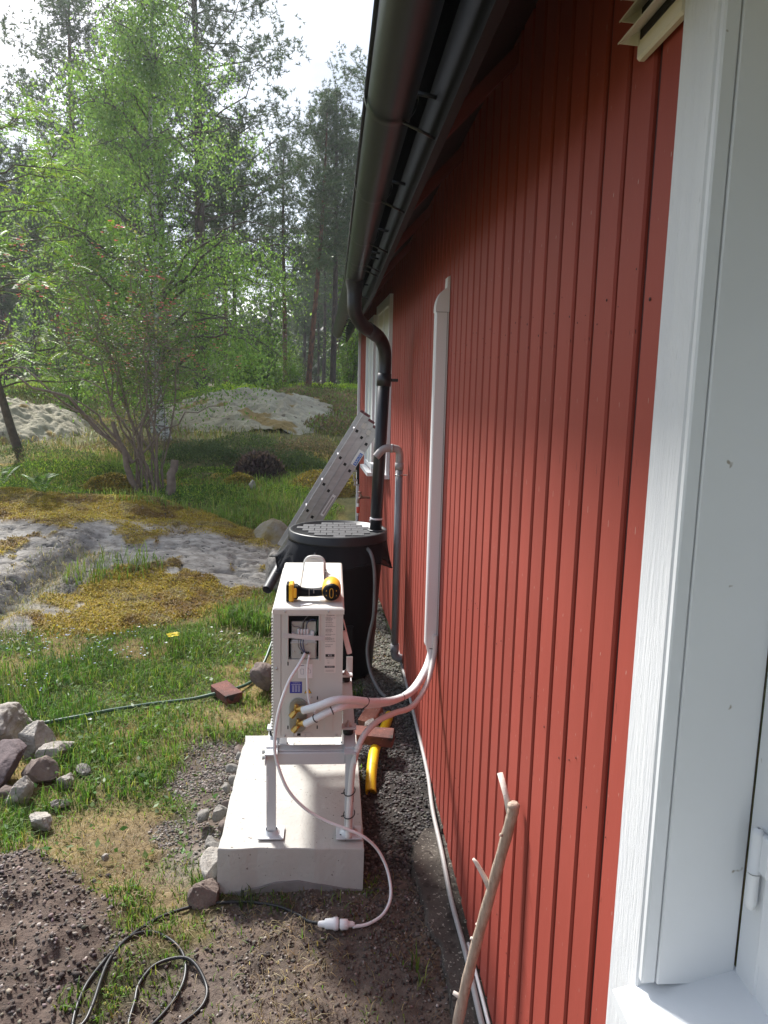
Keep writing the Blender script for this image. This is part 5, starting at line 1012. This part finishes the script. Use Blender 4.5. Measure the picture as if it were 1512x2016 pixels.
x = rng.uniform(-5.2, .35, 52000); y = rng.uniform(9.3, 14.5, 52000); k = keep(.38*sstep(-.12, .1, fbm(x, y, 1.1, 3))+.8*np.exp(-((x+.55)/.9)**2)*np.exp(-((y-11)/1.3)**2)*2) & (x < wallx(y)-.3) & ~((x < -.35) & (y < 9.9)) ; x, y = x[k], y[k]; n = len(x)
parts.append(blades(np.stack([x, y, zsurf(x, y)-.01], 1), rng.uniform(.08, .24, n), rng.uniform(.007, .013, n), .5, colvar((.175, .27, .055), n, rng, .22, (.30, .29, .11), .3), rng))
x = rng.uniform(-.45, .40, 5000); y = rng.uniform(7.4, 9.6, 5000); n = len(x); parts.append(blades(np.stack([x, y, zsurf(x, y)-.01], 1), rng.uniform(.06, .22, n), rng.uniform(.006, .010, n), .5, colvar((.09, .16, .03), n, rng, .22, (.2, .2, .07), .25), rng))
x = rng.uniform(-14, 1, 26000); y = rng.uniform(14, 31, 26000); n = len(x); parts.append(blades(np.stack([x, y, zsurf(x, y)-.01], 1), rng.uniform(.08, .25, n), rng.uniform(.012, .025, n), .7, colvar((.15, .175, .06), n, rng, .25, (.27, .21, .10), .35), rng))
V, Q, C = join(parts); mesh_np('meadow_grass', V, Q, m_grass, col=C, kind='stuff')
V, Q, C = mound(-1.18, 12.55, .42, .3, .42, 2600, (.13, .085, .10), (.09, .06, .07), .4, (.05, .12)); tag(mesh_np('heather_bush', V, Q, m_leaf, col=C), 'dry purple grey heather bush on the slope left of the ladder', 'bush')
HM, LM = [], []
# lichen covered rock humps
def hump(name, cx, cy, rx, ry, h, m, label, seed, n=46, cat='rock', lob=.75):
    u = np.linspace(-1, 1, n); U, Vv = np.meshgrid(u, u); r_ = np.hypot(U, Vv)*(1+lob*fbm(U+seed, Vv-seed, 1.4, 3)); x, y = cx+rx*U, cy+ry*Vv
    z = zbase(x, y)+h*np.clip(1-r_**2, -.4, 1)**1+(.24*fbm(x, y, 3.2, 4)+.09*fbm(x, y, 9, 2))*h+(.14*h+.05)*fbm(x, y, 2.2, 4)*np.clip(1-r_, 0, 1)*2-.03-.5*np.clip(r_-1, 0, 1)
    if m is m_lichen:
        bil = lambda f: 1-np.abs(fbm(x, y, f, 2))*4
        z = z+(.11*bil(2.3)+.07*bil(5.5))*np.clip(1.1-r_, 0, 1)-.08
    if m is m_stone_moss:
        kk = rng.random(x.shape) < .999; HM.append(np.stack([x, y, z], -1)[(r_ < 1.05)])
    i = (np.arange(n-1)[:, None]*n+np.arange(n-1)).ravel(); return tag(mesh_np(name, np.stack([x, y, z], -1).reshape(-1, 3), np.stack([i, i+1, i+n+1, i+n], 1), m, smooth=True), label, cat)
hump('lichen_rock', -2.3, 20.4, 3.1, 3.4, .55, m_lichen, 'broad pale lichen covered rock on the slope beside the ladder', 3, 190)
hump('lichen_rock', -7.6, 16.6, 2.5, 2.5, .65, m_lichen, 'pale lichen covered rock at the left edge behind the pink shrub', 5, 170)
hump('mossy_rock', -3.6, 10.55, .62, .42, .26, m_stone_moss, 'rounded ochre mossy hummock behind the big bedrock', 8, 30)
hump('mossy_rock', -4.5, 10.6, .6, .36, .24, m_stone_moss, 'low ochre mossy hummock left of the rounded one', 9, 30)
hump('mossy_rock', -3.2, 11.3, .5, .35, .30, m_stone_moss, 'small ochre hummock under the foot of the pink shrub', 10, 30)
hump('mossy_rock', -.05, 12.2, .8, .6, .28, m_stone_moss, 'ochre mossy bank behind the ladder', 12, 30)
hump('mossy_rock', -1.45, 12.0, .36, .3, .20, m_stone_moss, 'small mossy boulder left of the dry heather bush', 13, 26)
hump('boulder', -.72, 9.3, .42, .34, .40, mat('boulder_moss', (.22, .16, .045), (.30, .28, .245), 4, .95, bump=.8, bscale=30, bdist=.03), 'low mossy boulder just left of the ladder behind the barrel', 14, 40)
stone('stone', (-.53, 7.72, zs(-.53, 7.72)+.16), (.17, .24, .24), 74, m_stone_grey, 'flat topped grey stone carrying the ladder foot behind the barrel', 'stone', sub=3)
hump('boulder', .22, 9.5, .28, .3, .22, m_stone_grey, 'smooth grey boulder near the far corner of the house', 15, 26)
stone('stone', (-1.22, 11.75, zs(-1.22, 11.75)+.12), (.06, .06, .09), 71, m_stone_pale, 'white quartz stone by the dry heather bush', 'stone', sub=3)
stone('stone', (-.28, 10.8, zs(-.28, 10.8)+.08), (.20, .07, .07), 72, m_stone_pale, 'white stone lying in the grass left of the ladder', 'stone', rz=-.4, sub=3)

P = np.concatenate(HM); P = np.repeat(P, 7, 0)+rng.normal(0, .012, (len(P)*7, 3))*(1, 1, .2); n = len(P); V, Q, C = blades(P, rng.uniform(.02, .05, n), rng.uniform(.012, .022, n), .8, colvar((.33, .24, .04), n, rng, .22, (.18, .17, .04), .3), rng, tip=1.1); mesh_np('moss_tufts', V, Q, m_grass, col=C, kind='stuff')
# fern and pink shrub
def fern(cx, cy, label):
    t = thing('fern', (cx, cy, zs(cx, cy)), label, 'fern')
    for k in range(7):
        a = k*.9+rng.uniform(-.2, .2); L0 = rng.uniform(.32, .5); s = np.linspace(0, 1, 16); ctr = np.stack([cx+np.cos(a)*L0*.55*s, cy+np.sin(a)*L0*.55*s, zs(cx, cy)+L0*(1.25*s-.55*s*s)], 1)
        T = unit(np.gradient(ctr, axis=0)); side = unit(np.cross(T, (0, 0, 1.))); P, D2 = [], []
        for sg in (-1, 1): P.append(ctr[2:]); D2.append(side[2:]*sg+T[2:]*.4)
        P, D2 = np.concatenate(P), np.concatenate(D2); ln = np.tile(.13*np.sin(np.linspace(.5, 3.0, 14)), 2)+.012
        V, Q, C = leafquads(P, D2, np.array((0, 0, 1.))+rng.normal(0, .15, P.shape), ln, ln*.22+.006, colvar((.11, .21, .04), len(P), rng, .1)); mesh_np('frond', V, Q, m_leaf, parent=t, col=C)
fern(-3.75, 10.0, 'light green fern in front of the rounded mossy hummock'); fern(-4.35, 10.2, 'smaller fern left of the taller fern on the bedrock edge')
def branchtube(bld, a, b_, r0_, r1_, sag=0, n=6, sides=6, wob=.04):
    a, b_ = np.array(a), np.array(b_); t = np.linspace(0, 1, n)[:, None]; p = a+(b_-a)*t; L0 = np.linalg.norm(b_-a)
    p = p+np.sin(t*np.pi)*np.array((0, 0, -sag*L0))+rng.normal(0, wob*L0/n, p.shape)*np.sin(t*np.pi); bld.tube(p, np.linspace(r0_, r1_, n), sides, caps=False); return p
sh = thing('pink_shrub', (-2.72, 11.3, zs(-2.72, 11.3)), 'large bushy honeysuckle shrub with many bare stems and pink red flowers', 'shrub'); b = MB(); P, fl = [], []
z0 = zs(-2.72, 11.3); cr = np.array((-2.95, 11.6, z0+2.55))
for k in range(17):
    a = rng.uniform(0, 2*np.pi); bx_, by_ = -2.72+.28*math.cos(a)*rng.random()**.5, 11.3+.22*math.sin(a)*rng.random()**.5; q = rng.uniform(.25, 1); a2 = rng.uniform(0, 2*np.pi)
    end = cr+np.array((1.5*q*math.cos(a2), 1.15*q*math.sin(a2), rng.uniform(-1.0, .85)*math.sqrt(max(0, 1-q*q*.7)))); 
    r_ = rng.uniform(.008, .022); pth = branchtube(b, (bx_, by_, z0-.05), end, r_, r_*.35, -.10, 8, 6, .25)
    for j in range(14):
        s_ = pth[int(rng.integers(3, 8))]; e2 = s_+rng.normal(0, .42, 3)*(1, .9, .65)+(0, 0, .12); p2 = branchtube(b, s_, e2, r_*.35, .002, 0, 5, 4, .3)
        m_ = int(rng.integers(24, 52)); ii = rng.integers(1, 5, m_); P.append(p2[ii]+rng.normal(0, .075, (m_, 3)))
        if rng.random() < .3 and e2[2] > z0+1.8: fl.append(e2+rng.normal(0, .06, (int(rng.integers(4, 10)), 3)))
for k, (e, r_) in enumerate((((-4.6, 10.9, z0+1.75), .035), ((-5.3, 11.1, z0+2.0), .02), ((-4.2, 11.0, z0+1.5), .016), ((-1.6, 11.2, z0+1.35), .018), ((-3.6, 11.0, z0+1.4), .03))): branchtube(b, (-2.9, 11.25, z0+.5), e, r_, r_*.25, -.12, 9, 6, .2)
branchtube(b, (-2.80, 11.2, z0-.05), (-3.15, 11.2, z0+1.1), .055, .03, 0, 8, 8, .2); branchtube(b, (-2.35, 11.2, z0-.05), (-2.3, 11.3, z0+.55), .075, .055, 0, 6, 8, .2); tag(b.build('stems', m_shrub, sh), kind='stuff')
P = np.concatenate(P); P = P[P[:, 2] > z0+1.0+.5*rng.random(len(P))]; n = len(P); V, Q, C = leafquads(P, rng.normal(0, 1, (n, 3))*(1, 1, .5)+(0, 0, -.1), rng.normal(0, .5, (n, 3))+(0, 0, 1), rng.uniform(.03, .06, n), rng.uniform(.018, .032, n), colvar((.10, .165, .05), n, rng, .22, (.20, .19, .07), .2)); mesh_np('foliage', V, Q, m_leaf, parent=sh, col=C)
fl = np.concatenate(fl); n = len(fl); V, Q, C = join([petals(fl[:, 0], fl[:, 1], fl[:, 2], rng.uniform(.022, .038, n), (.62, .15, .14), rng)]); mesh_np('blossoms', V, Q, m_flower, parent=sh, col=C, kind='stuff')

# ------------------------------------------------------------------ trees
def deciduous(name, loc, trunk, limbs, leaf, label, group, bark, hang=0, sub=(6, 4), ln=(.03, .06), cols=((.08, .15, .03), (.14, .21, .05)), seed=1, tw=(.4, .9), per=11, cat='tree'):
    rg = np.random.default_rng(seed); t = thing(name, loc, label, cat, group); b = MB(); tp = spl(np.array(trunk), 6); rr = np.interp(np.linspace(0, 1, len(tp)), [0, .04, 1], [leaf['r']*1.5, leaf['r'], .02]); b.tube(tp, rr, 12, caps=False)
    tr = b.build('trunk', bark, t); b = MB(); P, DD = [], []
    for (f, az, L0, rise) in limbs:
        i = int(f*(len(tp)-1)); s_ = tp[i]; e = s_+np.array((math.cos(az)*L0, math.sin(az)*L0, rise*L0)); r_ = max(.012, rr[i]*.45)
        m_ = 8; tt = np.linspace(0, 1, m_)[:, None]; p = s_+(e-s_)*tt+np.array((0, 0, 1))*np.sin(tt*np.pi)*L0*.10-np.array((0, 0, 1))*tt**3*L0*hang*.3+rg.normal(0, .03*L0, (m_, 3))*np.sin(tt*np.pi); b.tube(p, np.linspace(r_, .006, m_), 6, caps=False)
        for j in range(sub[0]):
            k = int(rg.integers(2, m_)); d_ = unit(p[k]-p[k-1]+rg.normal(0, .55, 3)*np.array((.35+.2*L0, .35+.2*L0, .4))); e2 = p[k]+d_*rg.uniform(.3, .75)*min(1.2, .5+.3*L0); b.tube([p[k], (p[k]+e2)/2+(0, 0, .05), e2], [.008, .005, .003], 4, caps=False)
            for q in range(sub[1]):
                s2 = p[k]+(e2-p[k])*rg.uniform(.2, 1); Lt = rg.uniform(*tw); m2 = per; w = np.linspace(.1, 1, m2)[:, None]
                dv = unit(rg.normal(0, 1, 3)*(1, 1, .3)+np.array((0, 0, -hang*1.6))); pt = s2+dv*Lt*w+np.array((0, 0, -1))*hang*Lt*.35*w**2
                P.append(pt+rg.normal(0, .035+.02*(1-hang), (m2, 3))); DD.append(rg.normal(0, .7, (m2, 3))+np.array((0, 0, -.2-1.0*hang)))
    tag(b.build('branches', MATS['twig_bark'], tr), kind='stuff')
    P, DD = np.concatenate(P), np.concatenate(DD); n = len(P); l = rg.uniform(*ln, n)
    V, Q, C = leafquads(P, DD, rg.normal(0, 1, (n, 3)), l, l*leaf.get('w', .62), colvar(cols[0], n, rg, .2, cols[1], .25)); mesh_np('crown', V, Q, m_leaf, parent=t, col=C); return t
rg = np.random.default_rng(21)
bz = zs(-3.5, 16.2)
limbs = []
for k in range(62):
    f = rg.uniform(.24, .98); L0 = (2.7 if f < .6 else 2.7*(1-(f-.6)/.5))*rg.uniform(.45, 1.05); az_ = rg.uniform(0, 2*np.pi); limbs.append((f, az_, max(.5, L0*(1.05+.12*math.cos(az_))), rg.uniform(.15, .8)))
limbs += [(.33, R(12), 2.6, .35), (.40, R(170), 2.9, .5), (.30, R(178), 3.1, .35), (.46, R(5), 2.5, .5), (.36, R(-30), 2.4, .3), (.5, R(-90), 2.2, .4), (.42, R(-120), 2.6, .4), (.55, R(150), 2.5, .6)]
deciduous('birch_tree', (-3.5, 16.2, bz), [(-3.45, 16.2, bz-.1), (-3.58, 16.2, bz+.6), (-3.66, 16.3, bz+1.4), (-3.66, 16.3, bz+2.6), (-3.6, 16.3, bz+4.2), (-3.65, 16.3, bz+6), (-3.6, 16.3, bz+7.4), (-3.5, 16.3, bz+9.3)], limbs, {'r': .115}, 'tall birch with white flaky trunk and hanging light green leaves', None, m_birchbark, hang=.85, sub=(9, 7), ln=(.04, .075), cols=((.155, .25, .07), (.215, .31, .09)), seed=5, tw=(.35, 1.1), per=12)
bz = zs(-3.9, 17.2)
limbs = [(rg.uniform(.3, .98), rg.uniform(0, 2*np.pi), rg.uniform(.8, 2.2), rg.uniform(.2, .8)) for _ in range(30)]
deciduous('birch_tree', (-3.9, 17.2, bz), [(-3.9, 17.2, bz-.1), (-4.2, 17.2, bz+1.6), (-4.8, 17.2, bz+3.2), (-5.5, 17.2, bz+4.6), (-6.1, 17.2, bz+6.2)], limbs, {'r': .075}, 'slimmer birch leaning left behind the white trunked birch', None, m_birchbark, hang=.8, sub=(7, 6), ln=(.04, .075), cols=((.155, .245, .072), (.21, .305, .09)), seed=6, tw=(.3, 1.0), per=12)
# rowan at the left edge, leaves made of paired leaflets
rz = zs(-5.35, 13.4); t = thing('rowan_tree', (-5.35, 13.4, rz), 'young rowan reaching in from the left with bright feathery leaves', 'tree')
b = MB(); tp = spl([(-5.30, 13.4, rz-.05), (-5.42, 13.3, rz+.5), (-5.50, 13.1, rz+1.2), (-5.62, 12.8, rz+2.2), (-5.6, 12.4, rz+3.6), (-5.3, 12.2, rz+5.0)], 6); b.tube(tp, np.linspace(.085, .02, len(tp)), 10, caps=False); tr = b.build('trunk', m_twig, t)
b = MB(); P, D2, NN, CC, LL = [], [], [], [], []
rg = np.random.default_rng(31)
for k in range(17):
    i = int(rg.uniform(.35, .99)*(len(tp)-1)); s_ = tp[i]; a = rg.uniform(-1.1, .75) if k % 4 else rg.uniform(0, 6.28); L0 = rg.uniform(.9, 2.0); e = s_+np.array((math.cos(a)*L0, math.sin(a)*L0*.9, rg.uniform(-.12, .5)*L0)); p = branchtube(b, s_, e, .018, .005, -.08, 8, 6, .2)
    for j in range(8):
        q = p[int(rg.integers(3, 8))]; e2 = q+np.append(rg.normal(0, .3, 2), rg.uniform(-.05, .3)); b.tube([q, (q+e2)/2+(0, 0, .03), e2], [.006, .005, .003], 4, caps=False)
        for c in range(5):
            o_ = e2+rg.normal(0, .05, 3); a3 = rg.uniform(0, 2*np.pi); dr = unit(np.array((math.cos(a3), math.sin(a3), rg.uniform(-.25, .5)))); Lc = rg.uniform(.14, .24); s3 = np.linspace(.15, 1, 7); ctr = o_+dr*Lc*s3[:, None]+np.array((0, 0, -1))*Lc*.4*s3[:, None]**2
            sd3 = unit(np.cross(dr, (0, 0, 1.))); cc = colvar((.15, .25, .035), 1, rg, .15, (.27, .33, .04), .3)
            for sg in (-1, 1): P.append(ctr); D2.append(np.tile(sd3*sg+dr*.45+(0, 0, -.25), (7, 1))); NN.append(np.tile(np.array((0, 0, 1.))+rg.normal(0, .2, 3), (7, 1))); CC.append(np.repeat(cc, 7, 0)); LL.append(np.full(7, Lc*.36))
tag(b.build('branches', m_twig, tr), kind='stuff'); P = np.concatenate(P); LL = np.concatenate(LL)
V, Q, C = leafquads(P, np.concatenate(D2), np.concatenate(NN), LL, LL*.36, np.concatenate(CC)); mesh_np('crown', V, Q, m_leaf, parent=t, col=C)

def pine(H_, r0_, cb, cr_, seed, bark, nb=58, dens=1.0, col=(.085, .125, .055)):
    """meshes of a pine at the origin: trunk, branches, needles"""
    rg = np.random.default_rng(seed); b = MB(); m_ = 14; t = np.linspace(0, 1, m_); tp = np.stack([.10*np.sin(t*3+seed)*t*2, .08*np.cos(t*2.3+seed)*t*2-.08*t*2, t*H_-.15], 1); rr = np.interp(t, [0, .05, .6, 1], [r0_*1.25, r0_, r0_*.62, .025]); b.tube(tp, rr, 12, caps=False)
    bb = MB(); P = []
    for k in range(nb):
        f = cb+(1-cb)*(k+rg.random())/nb; i = min(int(f*(m_-1)), m_-2); s_ = tp[i]+(tp[i+1]-tp[i])*(f*(m_-1)-i); g = (f-cb)/(1-cb); L0 = cr_*(np.sin(np.clip(g*.80+.22, 0, 1)*np.pi)**.8+.10)*rg.uniform(.45, 1.15); a = k*2.4+rg.uniform(-.4, .4)
        e = s_+np.array((math.cos(a)*L0, math.sin(a)*L0, L0*rg.uniform(-.05, .45))); n6 = 6; tt = np.linspace(0, 1, n6)[:, None]; p = s_+(e-s_)*tt+rg.normal(0, .05*L0, (n6, 3))*np.sin(tt*np.pi)+np.array((0, 0, 1))*tt**2*L0*.12; bb.tube(p, np.linspace(max(.012, r0_*.22*(1-g*.6)), .006, n6), 5, caps=False)
        for j in range(int((6+L0*8)*dens)):
            q = p[int(rg.integers(2, n6))]; e2 = q+rg.normal(0, 1, 3)*np.array((.26, .26, .15))*(.6+.25*L0)+(0, 0, .07); P.append(e2+rg.normal(0, .10, (4, 3)))
    for k in range(10):         # dead lower limbs
        f = rg.uniform(.22, cb+.1); i = min(int(f*(m_-1)), m_-2); s_ = tp[i]; a = rg.uniform(0, 6.28); L0 = rg.uniform(.4, 1.5); e = s_+np.array((math.cos(a)*L0, math.sin(a)*L0, -.2*L0)); bb.tube([s_, (s_+e)/2+(0, 0, .08*L0), e], [.018, .011, .004], 4, caps=False)
    P = np.concatenate(P); nn = 11; n = len(P); d_ = rg.normal(0, 1, (n, nn, 3))+np.array((0, 0, .45)); d_ = unit(d_)*rg.uniform(.10, .18, (n, nn, 1)); o_ = np.repeat(P[:, None], nn, 1); sdv = unit(np.cross(d_, rg.normal(0, 1, (n, nn, 3))))*.0115
    V = np.stack([o_-sdv, o_+sdv, o_+d_], 2).reshape(-1, 3); C = np.repeat(colvar(col, n, rg, .22, (.12, .155, .065), .25), nn*3, 0)
    out = []
    for nm, mb, mt in (('trunk', b, bark), ('branches', bb, MATS['twig_bark'])):
        me = bpy.data.meshes.new(nm); me.from_pydata(np.concatenate(mb.v).tolist(), [], mb.f); me.polygons.foreach_set('use_smooth', mb.s); me.materials.append(mt); out.append(me)
    o = mesh_np('crown', V, np.arange(len(V)).reshape(-1, 3), m_needle, col=C); me = o.data; bpy.data.objects.remove(o); out.append(me); return out
PV = [pine(14.5, .19, .36, 3.4, 1, m_pinebark, 64, 1.15), pine(13.5, .15, .45, 2.1, 2, m_pinebark, 60, 1.1), pine(12.5, .13, .42, 1.9, 3, m_pinebarkred, 56, 1.1), pine(11, .10, .40, 1.6, 4, m_pinebark, 50, 1.1), pine(13, .16, .40, 2.4, 5, m_pinebarkred, 60, 1.15)]
def plant_pine(v, x, y, rz_, sc, label, group='pines at the forest edge', tilt=(0, 0)):
    t = thing('pine_tree', (x, y, zs(x, y)), label, 'tree', group); t.rotation_euler = (tilt[0], tilt[1], rz_); t.scale = (sc, sc, sc); tr = None
    for nm, me in zip(('trunk', 'branches', 'crown'), PV[v]):
        o = bpy.data.objects.new(nm, me); COL.objects.link(o); o.parent = tr if nm == 'branches' else t
        if nm == 'trunk': tr = o
        if nm == 'branches': o['kind'] = 'stuff'
for a in ((0, -4.75, 28, .4, 1.15, 'thick pine directly behind the birch with a heavy bent limb'), (4, -9.5, 30, 1.9, 1.1, 'thick reddish trunked pine behind the pink shrub'), (2, -.95, 30, 2.5, .86, 'slender pine leaning slightly right, left of the two close trunks', (0, R(-4))), (1, .0, 31, .9, .84, 'thick grey pine nearest the left side of the house corner'), (3, .62, 35, 3.0, .98, 'thin pine trunk standing between the thick grey pine and the house'),
          (3, -4.0, 32, 1.2, .9, 'thin dark pine trunk in the middle of the forest edge'), (2, -2.25, 37, .2, .9, 'slender pine in the sunny gap behind the thin dark trunk'), (3, -11.2, 27, 5.1, .8, 'dark pine at the far left behind the rowan'), (3, -11.6, 31, 2.2, .75, 'thin pine beside the far left dark one'), (0, 2.6, 33, 4.0, .98, 'tall broad pine rising behind the house gutter'), (4, -6.4, 30, 3.3, .95, 'pine between the birch and the reddish pine'), (2, -5.2, 38, 1.0, 1.0, 'pine deep in the wood behind the birch crown'), (1, -9.0, 36, 0.5, 1.0, 'pine deep in the wood left of the reddish pine')):
    plant_pine(*a[:6], tilt=a[6] if len(a) > 6 else (0, 0))
rg = np.random.default_rng(77)
for k in range(30):
    y = rg.uniform(40, 62); x = y*rg.uniform(-.46, .10); plant_pine(int(rg.integers(1, 5)), x, y, rg.uniform(0, 6.28), rg.uniform(.72, .98), 'pine in the dense wood behind the forest edge', 'pines deep in the wood')
b = MB(); pz = zs(-4.75, 28); b.tube(spl([(-4.7, 28, pz+4.2), (-3.9, 27.7, pz+4.75), (-3.1, 27.5, pz+4.85), (-2.6, 27.4, pz+4.6)], 5), np.linspace(.13, .06, 16), 8); b.tube(spl([(-3.4, 27.6, pz+4.8), (-2.6, 27.5, pz+4.3), (-1.9, 27.4, pz+3.9)], 5), np.linspace(.06, .015, 11), 6); b.tube(spl([(-3.0, 27.5, pz+4.85), (-2.0, 27.3, pz+5.2), (-1.3, 27.2, pz+5.0)], 5), np.linspace(.05, .015, 11), 6)
lo_ = b.build('limb', m_pinebark); pr_o = next(o for o in COL.objects if o.get('label', '').startswith('thick pine directly behind the birch')); lo_.parent = pr_o
lo_.matrix_parent_inverse = Matrix.LocRotScale(pr_o.location, pr_o.rotation_euler, pr_o.scale).inverted()
# leafy bushes and saplings under the pines
BV = []
for sd_ in (1, 2, 3):
    rg = np.random.default_rng(100+sd_); b = MB(); P = []
    for k in range(15):
        a, q = rg.uniform(0, 6.28), rg.uniform(.2, 1); e = np.array((1.0*q*math.cos(a), 1.0*q*math.sin(a), rg.uniform(1.0, 3.3))); p = np.linspace(0, 1, 6)[:, None]*e+rg.normal(0, .06, (6, 3)); p[0] = (0, 0, -.1); b.tube(p, np.linspace(.022, .005, 6), 5, caps=False)
        for j in range(14): P.append(p[int(rg.integers(1, 6))]+rg.normal(0, .3, 3)+rg.normal(0, .13, (16, 3)))
    P = np.concatenate(P); P = P[P[:, 2] > .05]; n = len(P); l = rg.uniform(.06, .11, n); V, Q, C = leafquads(P, rg.normal(0, 1, (n, 3))+(0, 0, -.3), rg.normal(0, .6, (n, 3))+(0, 0, 1), l, l*.65, colvar(((.10, .18, .03), (.13, .21, .035), (.07, .12, .03))[sd_-1], n, rg, .2, (.17, .24, .04), .2))
    o = mesh_np('foliage', V, Q, m_leaf, col=C); me = o.data; bpy.data.objects.remove(o); m2 = bpy.data.meshes.new('stems'); m2.from_pydata(np.concatenate(b.v).tolist(), [], b.f); m2.materials.append(m_twig); BV.append((m2, me))
def plant_bush(v, x, y, rz_, sc, label, group):
    t = thing('leafy_bush', (x, y, zs(x, y)), label, 'bush', group); t.rotation_euler = (0, 0, rz_); t.scale = (sc, sc, sc)
    for nm, me in zip(('stems', 'foliage'), BV[v]): o = bpy.data.objects.new(nm, me); COL.objects.link(o); o.parent = t
for a in ((0, -2.7, 29.5, .3, 1.25, 'tall bright green sapling left of the sunny gap'), (1, -3.4, 30, 1.3, .9, 'bright green sapling under the birch branches'), (0, -1.7, 33, 2.3, .6, 'leafy bush at the foot of the slender pine'), (1, .75, 33.5, 4.3, .9, 'bright bush between the thick grey pine and the house'), (0, 1.3, 33.5, 3, 1.5, 'bright leafy bush right beside the house corner'), (1, -4.2, 18.2, 2, .42, 'small bright bush at the foot of the birch'), (0, -6.3, 19, 1, .6, 'leafy bush left of the birch trunk'), (2, -8.6, 27, 5, .7, 'dull green bush in shade behind the rowan'), (2, -5.2, 31, 4, .7, 'dull green bush in shade right of the birch')): plant_bush(*a, 'bushes under the pines')
for k in range(14):
    y = rg.uniform(40, 52); x = y*rg.uniform(-.46, .08); plant_bush(int(rg.integers(0, 3)), x, y, rg.uniform(0, 6.28), rg.uniform(.6, 1.1), 'leafy undergrowth bush deep between the pine trunks', 'undergrowth deep in the wood')
# far wood, read as one mass
P, C = [], []
rg = np.random.default_rng(5); n = 60000
y = rg.uniform(60, 110, n); x = y*rg.uniform(-.6, .25, n); top = 6.5+6*fbm(x, y, .12, 3)+2.5*fbm(x, y, .5, 2); z = zbase(x, y)+top*rg.random(n)**.9
V, Q, C = leafquads(np.stack([x, y, z], 1), rg.normal(0, 1, (n, 3)), rg.normal(0, 1, (n, 3)), rg.uniform(.35, .9, n), rg.uniform(.2, .5, n), colvar((.045, .062, .035), n, rg, .25, (.08, .105, .05), .25)); mesh_np('distant_wood', V, Q, m_leaf, col=C, kind='stuff')

# ------------------------------------------------------------------ thin scattering volume, added to imitate the lens veil over the trees
hz = MB(); hz.box((0, 100, 10), (640, 520, 26), bev=.001); ho = hz.build('haze', mat('haze_air', (1, 1, 1)), kind='stuff')
hm = MATS['haze_air'].node_tree; hm.nodes.remove(hm.nodes['Principled BSDF']); pv = hm.nodes.new('ShaderNodeVolumePrincipled')
pv.inputs['Color'].default_value = (.9, .95, 1, 1); pv.inputs['Density'].default_value = .0009; pv.inputs['Anisotropy'].default_value = .55
hm.links.new(pv.outputs[0], hm.nodes['Material Output'].inputs['Volume'])
